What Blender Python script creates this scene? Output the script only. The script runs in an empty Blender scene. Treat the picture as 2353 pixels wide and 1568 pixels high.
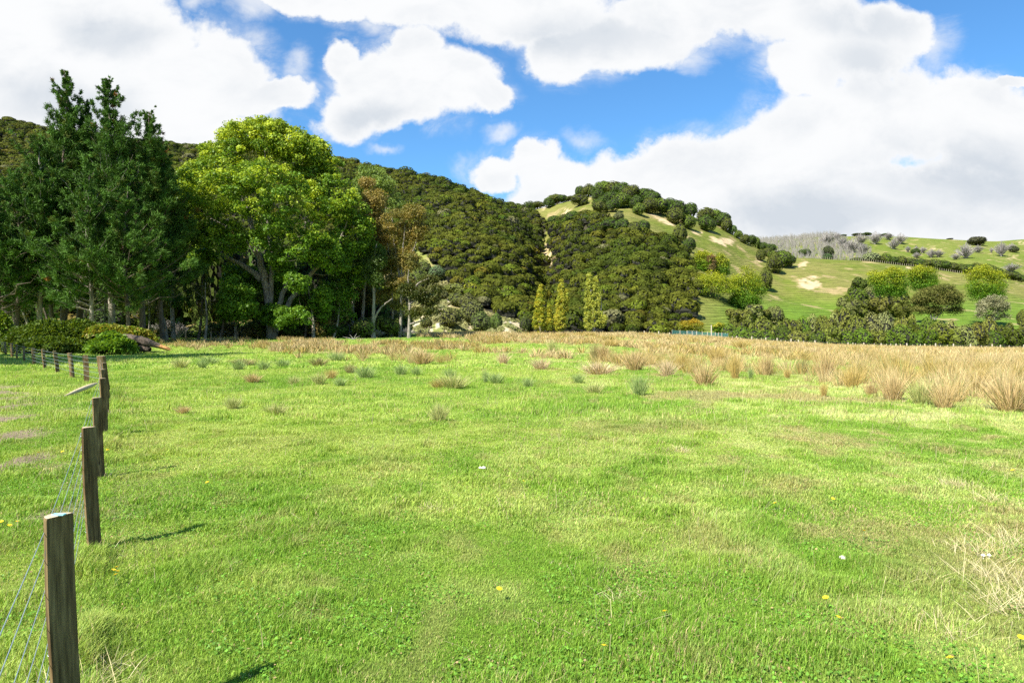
import bpy, math
import numpy as np
R = math.radians
rng = np.random.default_rng(7)
scn = bpy.context.scene
COL = scn.collection

# ---------------------------------------------------------------- camera
HC, F, CX, HY = 2.04, 1568.0, 1176.0, 768.0      # camera height, focal length / centre / horizon in 2352-wide units
cam_d = bpy.data.cameras.new('camera'); cam = bpy.data.objects.new('camera', cam_d); COL.objects.link(cam)
cam.location = (0, 0, HC); cam.rotation_euler = (R(90), 0, 0)
cam_d.lens = 24; cam_d.sensor_width = 36; cam_d.shift_y = -16/2352.0
cam_d.clip_start = 0.05; cam_d.clip_end = 6000
scn.camera = cam
# ---------------------------------------------------------------- light, exposure
SUN_EL = 46.0
SDX, SDY = 0.66, 0.75                             # the way shadows fall on the ground
_n = math.hypot(SDX, SDY); SDX /= _n; SDY /= _n
scn.view_settings.view_transform = 'Standard'; scn.view_settings.look = 'None'
scn.view_settings.exposure = 1.15; scn.view_settings.gamma = 1.0
scn.cycles.use_denoising = False
scn.cycles.max_bounces = 6; scn.cycles.transparent_max_bounces = 4
scn.cycles.diffuse_bounces = 3; scn.cycles.glossy_bounces = 2; scn.cycles.transmission_bounces = 3
scn.cycles.sample_clamp_indirect = 4.0
sd = bpy.data.lights.new('sun', 'SUN'); sd.energy = 5.0; sd.angle = R(0.53); sd.color = (1.0, 0.955, 0.88)
so = bpy.data.objects.new('sun', sd); COL.objects.link(so)
from mathutils import Vector, Matrix
ldir = Vector((SDX*math.cos(R(SUN_EL)), SDY*math.cos(R(SUN_EL)), -math.sin(R(SUN_EL))))
so.rotation_euler = ldir.to_track_quat('-Z', 'Y').to_euler(); so.location = (-60, -60, 90)

world = bpy.data.worlds.new('World'); scn.world = world; world.use_nodes = True
def build_world():
    nt = world.node_tree; N = nt.nodes; L = nt.links; N.clear()
    def new(t, **k):
        n = N.new(t)
        for a, v in k.items(): setattr(n, a, v)
        return n
    def put(sock, v):
        if hasattr(v, 'is_output') or hasattr(v, 'links'): L.new(v, sock)
        else: sock.default_value = v
    def m(op, a, b=0.0, c=0.0, clamp=False):
        n = new('ShaderNodeMath', operation=op); n.use_clamp = clamp
        put(n.inputs[0], a); put(n.inputs[1], b)
        if op in ('MULTIPLY_ADD', 'SMOOTH_MAX', 'SMOOTH_MIN'): put(n.inputs[2], c)
        return n.outputs[0]
    def vm(op, a, b):
        n = new('ShaderNodeVectorMath', operation=op); put(n.inputs[0], a)
        if op != 'LENGTH': put(n.inputs[1], b)
        return n.outputs['Value'] if op == 'LENGTH' else n.outputs[0]
    def noise(vec, scale, detail, rough=0.55, dist=0.0):
        n = new('ShaderNodeTexNoise'); n.noise_dimensions = '3D'
        L.new(vec, n.inputs['Vector']); n.inputs['Scale'].default_value = scale
        n.inputs['Detail'].default_value = detail; n.inputs['Roughness'].default_value = rough
        n.inputs['Distortion'].default_value = dist
        return n
    def rng_(v, a, b, c=0.0, d=1.0, smooth=True):
        n = new('ShaderNodeMapRange'); n.interpolation_type = 'SMOOTHSTEP' if smooth else 'LINEAR'
        put(n.inputs['Value'], v); n.inputs['From Min'].default_value = a; n.inputs['From Max'].default_value = b
        n.inputs['To Min'].default_value = c; n.inputs['To Max'].default_value = d
        return n.outputs[0]
    def mix(f, a, b):
        n = new('ShaderNodeMix', data_type='RGBA'); put(n.inputs[0], f); put(n.inputs[6], a); put(n.inputs[7], b)
        return n.outputs[2]
    sky = new('ShaderNodeTexSky', sky_type='NISHITA'); sky.sun_disc = False
    sky.sun_elevation = R(SUN_EL); sky.sun_rotation = math.atan2(-SDX, -SDY)
    sky.altitude = 60; sky.air_density = 1.0; sky.dust_density = 0.3; sky.ozone_density = 2.5
    tc = new('ShaderNodeTexCoord'); sep = new('ShaderNodeSeparateXYZ'); L.new(tc.outputs['Generated'], sep.inputs[0])
    yy = m('MAXIMUM', m('ABSOLUTE', sep.outputs[1]), 0.12)
    u = m('DIVIDE', sep.outputs[0], yy); v = m('DIVIDE', sep.outputs[2], yy)
    cb = new('ShaderNodeCombineXYZ'); L.new(u, cb.inputs[0]); L.new(v, cb.inputs[1])
    P = cb.outputs[0]
    w1 = noise(P, 3.2, 7, 0.6)
    warp = vm('MULTIPLY', vm('SUBTRACT', w1.outputs['Color'], (0.5, 0.5, 0.5)), (0.17, 0.15, 0.0))
    w2 = noise(P, 14.0, 5, 0.6)
    warp2 = vm('MULTIPLY', vm('SUBTRACT', w2.outputs['Color'], (0.5, 0.5, 0.5)), (0.035, 0.035, 0.0))
    Q = vm('ADD', vm('ADD', P, warp), warp2)
    def field(ells, src, k=0.12):
        acc = None
        for (px, py, rx, ry) in ells:
            d = vm('MULTIPLY', vm('SUBTRACT', src, ((px-CX)/F, (HY-py)/F, 0)), (F/rx, F/ry, 0))
            e = m('SUBTRACT', 1.0, vm('LENGTH', d, None))
            acc = e if acc is None else m('SMOOTH_MAX', acc, e, k)
        return acc
    CLOUDS = [(120,80,300,190),(320,125,155,115),(250,260,320,130),(-100,200,400,300),(460,200,140,110),(620,238,95,38),(420,300,230,60),
              (560,5,60,22),(660,8,130,45),(770,30,80,40),(950,5,220,70),(1200,18,230,85),(1290,130,80,75),(1420,90,170,80),(1600,22,240,80),(1850,45,190,92),
              (1820,170,110,75),(1960,110,150,88),(2070,60,110,70),
              (775,150,52,52),(860,200,110,75),(950,130,75,85),(1020,200,120,85),(1110,235,70,45),(800,290,85,65),(900,260,110,60),
              (1130,385,85,45),(1230,375,75,42),(1330,425,160,65),(1450,400,130,60),(1580,390,190,65),(1720,390,220,85),(1900,330,190,120),(2060,260,200,130),(2190,240,150,100),(2330,330,200,115),
              (1900,460,520,120),(2300,480,420,150),(2000,520,500,80),(2060,520,160,60),(1300,460,160,50),(2330,200,60,18)]
    M0 = field(CLOUDS, Q); fn = noise(P, 26.0, 6, 0.65); M = m('ADD', M0, m('MULTIPLY', m('SUBTRACT', fn.outputs[0], 0.5), 0.30))
    det = noise(vm('ADD', P, (3.1, 1.7, 0.4)), 7.0, 9, 0.62)
    dd = m('MULTIPLY', m('SUBTRACT', det.outputs[0], 0.5), 1.25)
    dens = rng_(m('ADD', M, dd), -0.10, 0.24)
    # thin veil strands near the clouds
    veil = noise(vm('MULTIPLY', P, (1.0, 1.6, 1.0)), 4.5, 8, 0.66, 0.6)
    vf = m('MULTIPLY', rng_(veil.outputs[0], 0.44, 0.72), rng_(M, -0.45, 0.12, 0, 0.75))
    W = field([(1160,314,60,26),(885,366,60,26),(660,170,50,60),(1760,150,70,70),(2150,90,120,90),(560,30,90,50),(840,60,90,50),(1560,130,80,60),(1350,330,90,40),(2300,205,70,26),(110,110,60,40),(780,330,80,40),(450,20,60,40)], Q, .15)
    wf = m('MULTIPLY', rng_(m('ADD', W, m('MULTIPLY', m('SUBTRACT', veil.outputs[0], .5), 1.9)), 0.05, 1.15), 0.75)
    dens = m('MAXIMUM', m('MAXIMUM', dens, vf), wf)
    # grey undersides
    GREY = [(1850,500,420,60),(2200,400,280,90),(1990,150,120,80),(130,250,200,70),(1980,40,170,60),(1350,80,200,60),(860,290,90,40),(260,90,120,60),(1650,120,140,50)]
    G = field(GREY, Q, 0.2)
    gn = noise(vm('MULTIPLY', P, (1.0, 1.8, 1.0)), 5.0, 7, 0.6, 0.3)
    g = m('ADD', rng_(G, -0.35, 0.8, 0, 0.75), m('MULTIPLY', rng_(gn.outputs[0], 0.42, 0.68), 0.42), clamp=True)
    g = m('MULTIPLY', g, rng_(m('ADD', M, dd), 0.05, 0.6))
    cl = mix(g, (0.440, 0.445, 0.450, 1), (0.305, 0.330, 0.360, 1))
    skyc = vm('MULTIPLY', sky.outputs[0], (0.043, 0.073, 0.092))
    col = mix(dens, skyc, cl)
    bg = new('ShaderNodeBackground'); L.new(col, bg.inputs[0]); bg.inputs[1].default_value = 1.0
    out = new('ShaderNodeOutputWorld'); L.new(bg.outputs[0], out.inputs[0])
build_world()
world.cycles.sampling_method = 'MANUAL'; world.cycles.sample_map_resolution = 512

# ---------------------------------------------------------------- numeric helpers
def _hash(ix, iy, s):
    h = (ix.astype(np.int64)*374761393 + iy.astype(np.int64)*668265263 + s*974634777) & 0xffffffff
    h = ((h ^ (h >> 13)) * 1274126177) & 0xffffffff
    return ((h ^ (h >> 16)) & 0xffffff) / float(0xffffff)
def vn(x, y, s=0):
    ix = np.floor(x); iy = np.floor(y); fx = x-ix; fy = y-iy
    fx = fx*fx*(3-2*fx); fy = fy*fy*(3-2*fy)
    a = _hash(ix, iy, s); b = _hash(ix+1, iy, s); c = _hash(ix, iy+1, s); d = _hash(ix+1, iy+1, s)
    return (a*(1-fx)+b*fx)*(1-fy)+(c*(1-fx)+d*fx)*fy
def fbm(x, y, s=0, o=4, g=0.5):
    x = np.asarray(x, float); y = np.asarray(y, float)
    t = 0; a = 1.0; n = 0
    for k in range(o):
        t = t + a*vn(x*2**k+17.3*k, y*2**k-9.1*k, s+k); n += a; a *= g
    return t/n
def sst(a, b, x):
    t = np.clip((x-a)/(b-a), 0, 1); return t*t*(3-2*t)
def lerp3(a, b, t): return a*(1-t[:, None]) + b*t[:, None]
def inpoly(px, py, poly):
    c = np.zeros(px.shape, bool); n = len(poly)
    for i in range(n):
        x1, y1 = poly[i]; x2, y2 = poly[(i+1) % n]
        if y1 == y2: continue
        k = ((y1 > py) != (y2 > py)) & (px < (x2-x1)*(py-y1)/(y2-y1)+x1)
        c ^= k
    return c
def unit(v): return v/np.maximum(np.linalg.norm(v, axis=-1, keepdims=True), 1e-9)

class MB:
    """collects vertices, triangles and quads (with a colour per vertex and a material slot per face)"""
    def __init__(s): s.v = []; s.c = []; s.f = []; s.n = 0
    def add(s, v, f, col=(1, 1, 1), mi=0):
        v = np.asarray(v, float).reshape(-1, 3); f = np.asarray(f, np.int64)
        c = np.asarray(col, float)
        if c.ndim == 1: c = np.tile(c, (len(v), 1))
        s.v.append(v); s.c.append(c); s.f.append((f+s.n, mi)); s.n += len(v); return s
    def build(s, name, mats, parent=None, smooth=False, loc=None):
        V = np.concatenate(s.v); C = np.concatenate(s.c)
        if loc is not None: V = V-np.asarray(loc, float)
        if not isinstance(mats, (list, tuple)): mats = [mats]
        me = bpy.data.meshes.new(name)
        idx = np.concatenate([f.ravel() for f, _ in s.f]).astype(np.int32)
        tot = np.concatenate([np.full(len(f), f.shape[1]) for f, _ in s.f]).astype(np.int32)
        mi = np.concatenate([np.full(len(f), k) for f, k in s.f]).astype(np.int32)
        st = np.concatenate([[0], np.cumsum(tot)[:-1]]).astype(np.int32)
        me.vertices.add(len(V)); me.vertices.foreach_set('co', V.astype(np.float32).ravel())
        me.loops.add(len(idx)); me.loops.foreach_set('vertex_index', idx)
        me.polygons.add(len(tot)); me.polygons.foreach_set('loop_start', st); me.polygons.foreach_set('loop_total', tot)
        me.polygons.foreach_set('material_index', mi)
        me.polygons.foreach_set('use_smooth', np.full(len(tot), smooth))
        me.update(calc_edges=True)
        at = me.color_attributes.new('Col', 'FLOAT_COLOR', 'POINT')
        at.data.foreach_set('color', np.concatenate([C, np.ones((len(C), 1))], 1).astype(np.float32).ravel())
        for mt in mats: me.materials.append(mt)
        o = bpy.data.objects.new(name, me); COL.objects.link(o)
        if parent is not None: o.parent = parent
        if loc is not None and parent is None: o.location = loc
        return o
def tube(P, rad, n=6, cap=True):
    P = np.asarray(P, float); k = len(P); rad = np.broadcast_to(rad, (k,)).astype(float)
    T = np.gradient(P, axis=0); T = unit(T)
    ref = np.array([0, 0, 1.0]) if abs(T[:, 2]).mean() < 0.8 else np.array([1.0, 0, 0])
    A = unit(np.cross(T, ref)); B = np.cross(T, A)
    a = np.linspace(0, 2*math.pi, n, endpoint=False)
    V = (P[:, None]+rad[:, None, None]*(A[:, None]*np.cos(a)[None, :, None]+B[:, None]*np.sin(a)[None, :, None])).reshape(-1, 3)
    i = np.arange(k-1)[:, None]*n; j = np.arange(n)[None]; j2 = (j+1) % n
    Fq = np.stack([i+j, i+j2, i+n+j2, i+n+j], -1).reshape(-1, 4)
    return V, Fq
def box(x0, x1, y0, y1, z0, z1):
    V = [(x, y, z) for z in (z0, z1) for y in (y0, y1) for x in (x0, x1)]
    return V, [(0, 2, 3, 1), (4, 5, 7, 6), (0, 1, 5, 4), (2, 6, 7, 3), (0, 4, 6, 2), (1, 3, 7, 5)]
def cards(c, nrm, sz, asp=1.0, r=rng):
    """one diamond-ish leaf quad per centre, facing nrm"""
    n = len(c); t = r.normal(size=(n, 3)); a = unit(np.cross(nrm, t)); b = np.cross(unit(nrm), a)
    sz = np.broadcast_to(sz, (n,))[:, None]; a = a*sz*0.5; b = b*sz*0.5*asp
    V = np.stack([c-a, c-b*0.8+nrm*0, c+a, c+b*1.1], 1).reshape(-1, 3)
    Fq = np.arange(n*4).reshape(-1, 4)
    return V, Fq
def tag(o, label=None, cat=None, group=None, kind=None):
    if label: o['label'] = label
    if cat: o['category'] = cat
    if group: o['group'] = group
    if kind: o['kind'] = kind
    return o
def empty(name, loc, label, cat, group=None):
    o = bpy.data.objects.new(name, None); COL.objects.link(o); o.location = loc; o.empty_display_size = 0.3
    return tag(o, label, cat, group)

# ---------------------------------------------------------------- materials
def mat_base(name):
    m = bpy.data.materials.new(name); m.use_nodes = True; nt = m.node_tree; nt.nodes.clear()
    out = nt.nodes.new('ShaderNodeOutputMaterial'); return m, nt, out
def leaf_mat(name, tint=(1, 1, 1), trans=0.3, rough=0.55, var=0.25, spec=0.25, objcol=False, tsat=(1.25, 1.15, 0.35)):
    m, nt, out = mat_base(name); N = nt.nodes; L = nt.links
    at = N.new('ShaderNodeAttribute'); at.attribute_name = 'Col'
    mul = N.new('ShaderNodeMix'); mul.data_type = 'RGBA'; mul.blend_type = 'MULTIPLY'; mul.inputs[0].default_value = 1
    L.new(at.outputs['Color'], mul.inputs[6]); mul.inputs[7].default_value = (*tint, 1)
    src = mul.outputs[2]
    if objcol:
        oi = N.new('ShaderNodeObjectInfo'); m2 = N.new('ShaderNodeMix'); m2.data_type = 'RGBA'; m2.blend_type = 'MULTIPLY'; m2.inputs[0].default_value = 1
        L.new(src, m2.inputs[6]); L.new(oi.outputs['Color'], m2.inputs[7]); src = m2.outputs[2]
    geo = N.new('ShaderNodeNewGeometry')
    hs = N.new('ShaderNodeHueSaturation'); L.new(src, hs.inputs['Color'])
    mr = N.new('ShaderNodeMapRange'); L.new(geo.outputs['Random Per Island'], mr.inputs[0]); mr.inputs[3].default_value = 1-var; mr.inputs[4].default_value = 1+var
    L.new(mr.outputs[0], hs.inputs['Value'])
    bs = N.new('ShaderNodeBsdfPrincipled'); L.new(hs.outputs[0], bs.inputs['Base Color']); bs.inputs['Roughness'].default_value = rough
    bs.inputs['Specular IOR Level'].default_value = spec
    tr = N.new('ShaderNodeBsdfTranslucent'); m3 = N.new('ShaderNodeMix'); m3.data_type = 'RGBA'; m3.blend_type = 'MULTIPLY'; m3.inputs[0].default_value = 1
    L.new(hs.outputs[0], m3.inputs[6]); m3.inputs[7].default_value = (*tsat, 1); L.new(m3.outputs[2], tr.inputs[0])
    ms = N.new('ShaderNodeMixShader'); ms.inputs[0].default_value = trans
    L.new(bs.outputs[0], ms.inputs[1]); L.new(tr.outputs[0], ms.inputs[2]); L.new(ms.outputs[0], out.inputs[0])
    return m
def bark_mat(name, c1, c2, scale=6.0, zs=0.2, bump=0.5, rough=0.9):
    m, nt, out = mat_base(name); N = nt.nodes; L = nt.links
    tc = N.new('ShaderNodeTexCoord'); mp = N.new('ShaderNodeMapping'); L.new(tc.outputs['Object'], mp.inputs[0]); mp.inputs['Scale'].default_value = (1, 1, zs)
    n1 = N.new('ShaderNodeTexNoise'); L.new(mp.outputs[0], n1.inputs[0]); n1.inputs['Scale'].default_value = scale; n1.inputs['Detail'].default_value = 8
    n1.inputs['Roughness'].default_value = 0.65
    cr = N.new('ShaderNodeValToRGB'); cr.color_ramp.elements[0].color = (*c1, 1); cr.color_ramp.elements[1].color = (*c2, 1)
    cr.color_ramp.elements[0].position = 0.35; cr.color_ramp.elements[1].position = 0.65; L.new(n1.outputs[0], cr.inputs[0])
    bs = N.new('ShaderNodeBsdfPrincipled'); L.new(cr.outputs[0], bs.inputs['Base Color']); bs.inputs['Roughness'].default_value = rough
    bs.inputs['Specular IOR Level'].default_value = 0.2
    bp = N.new('ShaderNodeBump'); bp.inputs['Strength'].default_value = bump; bp.inputs['Distance'].default_value = 0.02
    L.new(n1.outputs[0], bp.inputs['Height']); L.new(bp.outputs[0], bs.inputs['Normal']); L.new(bs.outputs[0], out.inputs[0])
    return m
def plain_mat(name, c, rough=0.6, metal=0.0):
    m, nt, out = mat_base(name); N = nt.nodes; L = nt.links
    bs = N.new('ShaderNodeBsdfPrincipled'); bs.inputs['Roughness'].default_value = rough; bs.inputs['Metallic'].default_value = metal
    tc = N.new('ShaderNodeTexCoord'); n1 = N.new('ShaderNodeTexNoise'); L.new(tc.outputs['Object'], n1.inputs[0]); n1.inputs['Scale'].default_value = 30
    mx = N.new('ShaderNodeMix'); mx.data_type = 'RGBA'; L.new(n1.outputs[0], mx.inputs[0])
    mx.inputs[6].default_value = (c[0]*.75, c[1]*.75, c[2]*.75, 1); mx.inputs[7].default_value = (min(1, c[0]*1.2), min(1, c[1]*1.2), min(1, c[2]*1.2), 1)
    L.new(mx.outputs[2], bs.inputs['Base Color']); L.new(bs.outputs[0], out.inputs[0]); return m
def ground_mat(name, hills):
    m, nt, out = mat_base(name); N = nt.nodes; L = nt.links
    at = N.new('ShaderNodeAttribute'); at.attribute_name = 'Col'
    msk = N.new('ShaderNodeAttribute'); msk.attribute_name = 'Pasture'
    geo = N.new('ShaderNodeNewGeometry')
    def nz(scale, det, vec=None, r=0.6):
        n = N.new('ShaderNodeTexNoise'); L.new(vec or geo.outputs['Position'], n.inputs[0]); n.inputs['Scale'].default_value = scale
        n.inputs['Detail'].default_value = det; n.inputs['Roughness'].default_value = r; return n.outputs[0]
    def mr(v, a, b, c, d):
        n = N.new('ShaderNodeMapRange'); L.new(v, n.inputs[0])
        for i, k in enumerate((a, b, c, d)): n.inputs[1+i].default_value = k
        return n.outputs[0]
    def mul(a, b):
        n = N.new('ShaderNodeMath'); n.operation = 'MULTIPLY'
        for i, k in enumerate((a, b)):
            if isinstance(k, float): n.inputs[i].default_value = k
            else: L.new(k, n.inputs[i])
        return n.outputs[0]
    hs = N.new('ShaderNodeHueSaturation'); L.new(at.outputs['Color'], hs.inputs['Color'])
    bp = N.new('ShaderNodeBump'); bs = N.new('ShaderNodeBsdfPrincipled'); bs.inputs['Roughness'].default_value = 0.95; bs.inputs['Specular IOR Level'].default_value = 0.1
    if hills:
        a = nz(0.35, 9, r=0.7)
        # sheep tracks: narrow benches that follow the contours
        mp = N.new('ShaderNodeMapping'); L.new(geo.outputs['Position'], mp.inputs[0]); mp.inputs['Scale'].default_value = (0.13, 0.13, 0.9)
        wv = N.new('ShaderNodeTexWave'); wv.wave_type = 'BANDS'; wv.bands_direction = 'Z'; L.new(mp.outputs[0], wv.inputs[0])
        wv.inputs['Scale'].default_value = 0.33; wv.inputs['Distortion'].default_value = 7.5; wv.inputs['Detail'].default_value = 5; wv.inputs['Detail Scale'].default_value = 1.1
        t = mul(mr(wv.outputs['Fac'], 0.0, 1.0, 0.0, 1.0), msk.outputs['Fac'])
        v1 = mr(a, 0.25, 0.75, 0.72, 1.25)
        v2 = mr(t, 0.0, 0.6, 0.62, 1.06)
        # tracks only darken where pasture mask is set
        v3 = N.new('ShaderNodeMix'); v3.data_type = 'FLOAT'; L.new(msk.outputs['Fac'], v3.inputs[0]); v3.inputs[2].default_value = 1.0; L.new(v2, v3.inputs[3])
        L.new(mul(v1, v3.outputs[0]), hs.inputs['Value'])
        add = N.new('ShaderNodeMath'); add.operation = 'ADD'; L.new(mul(a, 1.2), add.inputs[0]); L.new(mul(t, 0.55), add.inputs[1])
        L.new(add.outputs[0], bp.inputs['Height']); bp.inputs['Strength'].default_value = 0.8; bp.inputs['Distance'].default_value = 0.8
    else:
        a = nz(9.0, 8, r=0.75); b = nz(1.1, 6)
        L.new(mul(mr(a, 0.25, 0.75, 0.55, 1.4), mr(b, 0.3, 0.7, 0.85, 1.15)), hs.inputs['Value'])
        L.new(a, bp.inputs['Height']); bp.inputs['Strength'].default_value = 0.9; bp.inputs['Distance'].default_value = 0.12
    L.new(hs.outputs[0], bs.inputs['Base Color']); L.new(bp.outputs[0], bs.inputs['Normal']); L.new(bs.outputs[0], out.inputs[0])
    return m

# ---------------------------------------------------------------- the lie of the land
def crest_field(px):   # the paddock's far rim, as metres of height at 145 m
    y = np.interp(px, [-600, 0, 300, 600, 950, 1176, 1450, 1600, 1726, 1850, 2000, 2300, 3000], [770, 770, 770, 769, 767, 765.5, 767.5, 775, 784, 792, 798, 803, 806])
    return HC+(HY-y)*145/F
AX = [-900, -400, -100, 0, 50, 110, 250, 380, 430, 600, 780, 830, 900, 1000, 1060, 1130, 1195, 1240, 1290, 1350, 1400, 1450, 1500, 1560, 1600, 1650, 1700, 1750, 1800, 1850, 2000, 2100, 2200, 2300, 2352, 2500, 3000]
AY = [300, 270, 265, 281, 284, 300, 320, 342, 347, 340, 368, 382, 395, 408, 436, 466, 484, 474, 460, 448, 442, 447, 460, 484, 502, 517, 547, 577, 592, 590, 598, 611, 624, 634, 646, 690, 720]
AD = [520, 500, 500, 500, 500, 500, 505, 510, 510, 515, 520, 520, 520, 520, 520, 515, 510, 500, 490, 480, 475, 470, 465, 455, 450, 440, 435, 430, 430, 435, 440, 445, 450, 455, 455, 460, 460]
DX = [-900, 1200, 1500, 1700, 1780, 1850, 1900, 2000, 2080, 2150, 2220, 2290, 2352, 2450, 3000]
DY = [600, 590, 575, 556, 549, 544, 539, 538, 538.5, 545, 551, 554, 547, 532, 520]
nu, U0, U1 = 900, -1.35, 1.25
us = np.linspace(U0, U1, nu)
ys = [-25.0]
while ys[-1] < 1500: ys.append(ys[-1]+0.11+0.0052*max(ys[-1], 0)+(0.25 if ys[-1] < 0 else 0))
ys = np.array(ys); nr = len(ys)
OFF = 30.0
GY, GU = np.meshgrid(ys, us, indexing='ij'); GX = GU*(GY+OFF)
PXg = CX+F*GX/np.maximum(GY, 60)
def build_heights():
    px = PXg
    zc = crest_field(px)
    s = sst(38, 150, GY); s2 = np.clip((GY-38)/107, 0, 1)
    zf = zc*(0.55*s+0.45*s2**1.3)*np.where(zc > 0, 1, 1)
    zf = np.where(GY > 145, zc, zf)
    # small lumps of the paddock
    zf = zf+0.10*(fbm(GX/7, GY/7, 3)-0.5)+0.07*(fbm(GX/1.3, GY/1.3, 4)-0.5)+0.045*(fbm(GX/0.42, GY/0.42, 5, 3)-0.5)
    Yc = np.interp(px, AX, AD); zcr = HC+(HY-np.interp(px, AX, AY))*Yc/F
    Yd = np.full_like(px, 1000.0); zd = HC+(HY-np.interp(px, DX, DY))*Yd/F
    foot = np.interp(px, [0, 900, 960, 1200, 1300, 1600, 1700, 1900, 2352, 2800], [3, 3, 1.5, 1.0, 0, -1, -3, -5, -6, -6])
    g = np.interp(px, [-400, 300, 800, 950, 1080, 1180, 1255, 1330, 1450, 1600, 1700, 1780, 1900, 2100, 2352, 2600], [.5, .52, .5, .42, .55, .5, .38, .52, .56, .50, .40, .36, .34, .36, .40, .4])
    Yf = np.full_like(px, 205.0)
    Ym = Yf+(Yc-Yf)*0.5
    back = np.interp(px, [1150, 1700, 1900, 2352], [0.75, 0.8, 0.72, 0.72])
    YL = [np.full_like(px, 145.0), np.full_like(px, 172.0), Yf, Ym, Yc, Yc+110, np.full_like(px, 760.0), Yd, np.full_like(px, 1500.0)]
    zmid5 = zcr*back
    z760 = np.maximum(zmid5*1.02, zd*0.55)
    ZL = [zc, zc-1.6, foot, foot+(zcr-foot)*g, zcr, zmid5, z760, zd, zd*0.85]
    Z = zf.copy()
    for k in range(len(YL)-1):
        sel = (GY >= YL[k]) & (GY < YL[k+1])
        t = (GY-YL[k])/(YL[k+1]-YL[k])
        Z = np.where(sel, ZL[k]*(1-t)+ZL[k+1]*t, Z)
    Z = np.where(GY >= 1500, ZL[-1], Z)
    # relief of the hills
    amp = sst(215, 300, GY)
    crestfade = 1-0.75*np.exp(-((GY-Yc)/45)**2)
    rel = 16*(fbm(GX/85, GY/85, 11)-0.5)+5*(fbm(GX/24, GY/24, 12)-0.5)+1.6*(fbm(GX/8, GY/8, 13)-0.5)
    farfade = 1-0.8*np.exp(-((GY-1000)/120)**2)
    rel2 = rel*np.where(px > 1600, 0.6, 1.0)
    gul = -14*np.exp(-((px-1250)/34)**2)*sst(230, 330, GY)*(1-sst(430, 490, GY))
    # gullies that run down the far hill
    far = (30*(fbm(px/150, GY/900, 21, 3)-0.5))*sst(620, 800, GY)*farfade
    # broken cliff at the foot of the bush
    cl = 6*np.exp(-((px-1010)/60)**2)*sst(168, 182, GY)*(1-sst(205, 260, GY))
    cl += 5*np.exp(-((px-1160)/34)**2)*sst(168, 178, GY)*(1-sst(195, 235, GY))
    cl *= 0.45+1.5*(fbm(GX/4, GY/4, 31, 5)-0.25)
    Z = Z+rel2*amp*crestfade*farfade+gul+far+cl
    # soften the knees
    for _ in range(10):
        Zs = Z.copy(); Zs[1:-1] = (Z[:-2]+2*Z[1:-1]+Z[2:])/4; Zs[:, 1:-1] = (Zs[:, :-2]+2*Zs[:, 1:-1]+Zs[:, 2:])/4
        w = sst(150, 175, GY); Z = Z*(1-w)+Zs*w
    return Z
GZ = build_heights()
rowi = np.arange(nr)
def gz(x, y):
    x = np.asarray(x, float); y = np.asarray(y, float)
    r = np.clip(np.interp(y, ys, rowi), 0, nr-1.001); r0 = r.astype(int); fr = r-r0
    u = np.clip((x/(y+OFF)-U0)/(U1-U0)*(nu-1), 0, nu-1.001); u0 = u.astype(int); fu = u-u0
    return (GZ[r0, u0]*(1-fu)+GZ[r0, u0+1]*fu)*(1-fr)+(GZ[r0+1, u0]*(1-fu)+GZ[r0+1, u0+1]*fu)*fr
def proj(x, y, z): return CX+F*x/y, HY-(z-HC)*F/y
def locate(px, py, y0=4, y1=1200):
    """the point of the ground seen in direction (px, py), between the distances y0 and y1"""
    Y = np.exp(np.linspace(math.log(y0), math.log(y1), 4000)); X = (px-CX)/F*Y; Z = gz(X, Y)
    p = HY-(Z-HC)*F/Y; k = np.nonzero(p <= py)[0]
    k = k[0] if len(k) else int(np.argmin(p))
    return np.array([X[k], Y[k], Z[k]])
def at(px, Y):
    X = (px-CX)/F*Y; return np.array([X, Y, float(gz(X, Y))])

# ---------------------------------------------------------------- colours of the ground
RX = [300, 380, 600, 700, 900, 1000, 1150, 1300, 1450, 1550, 1700, 1850, 1950, 2050, 2200, 2352, 2700]
RY = [785, 797, 806, 818, 826, 830, 826, 836, 850, 862, 866, 874, 895, 915, 930, 940, 960]
def rush_amount(x, y):
    """how thick the brown rushes stand"""
    yy = np.maximum(y, 5); z = gz(x, y); px, py = proj(x, yy, z)
    px = px+40*(fbm(x/6, y/6, 41)-0.5)
    lo = np.interp(px, RX, RY)+26*(fbm(x/4.5, y/4.5, 42)-0.5)*np.clip(60/yy, .3, 1.5)
    d = lo-py
    up = np.interp(px, [300, 900, 1000, 3000], [782, 779, 766, 700])
    e = sst(-6, 24, d*np.clip(yy/45, .45, 1.5))**.8*sst(-2, 2, py-up)
    e = e*sst(14, 17, y)*(px > 340)*(y < 152)
    patch = fbm(x/9, y/16, 43)
    thick = np.interp(px, [400, 900, 1300, 1600, 2352], [0.47, 0.48, 0.46, 0.36, 0.30])
    return e*sst(thick-0.06, thick+0.05, patch), px, py
LUSH = np.array([0.225, 0.370, 0.042]); MID = np.array([0.375, 0.480, 0.075]); PALE = np.array([0.57, 0.59, 0.23]); STRAW = np.array([0.46, 0.37, 0.17]); DIRT = np.array([0.30, 0.235, 0.15])
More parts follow.
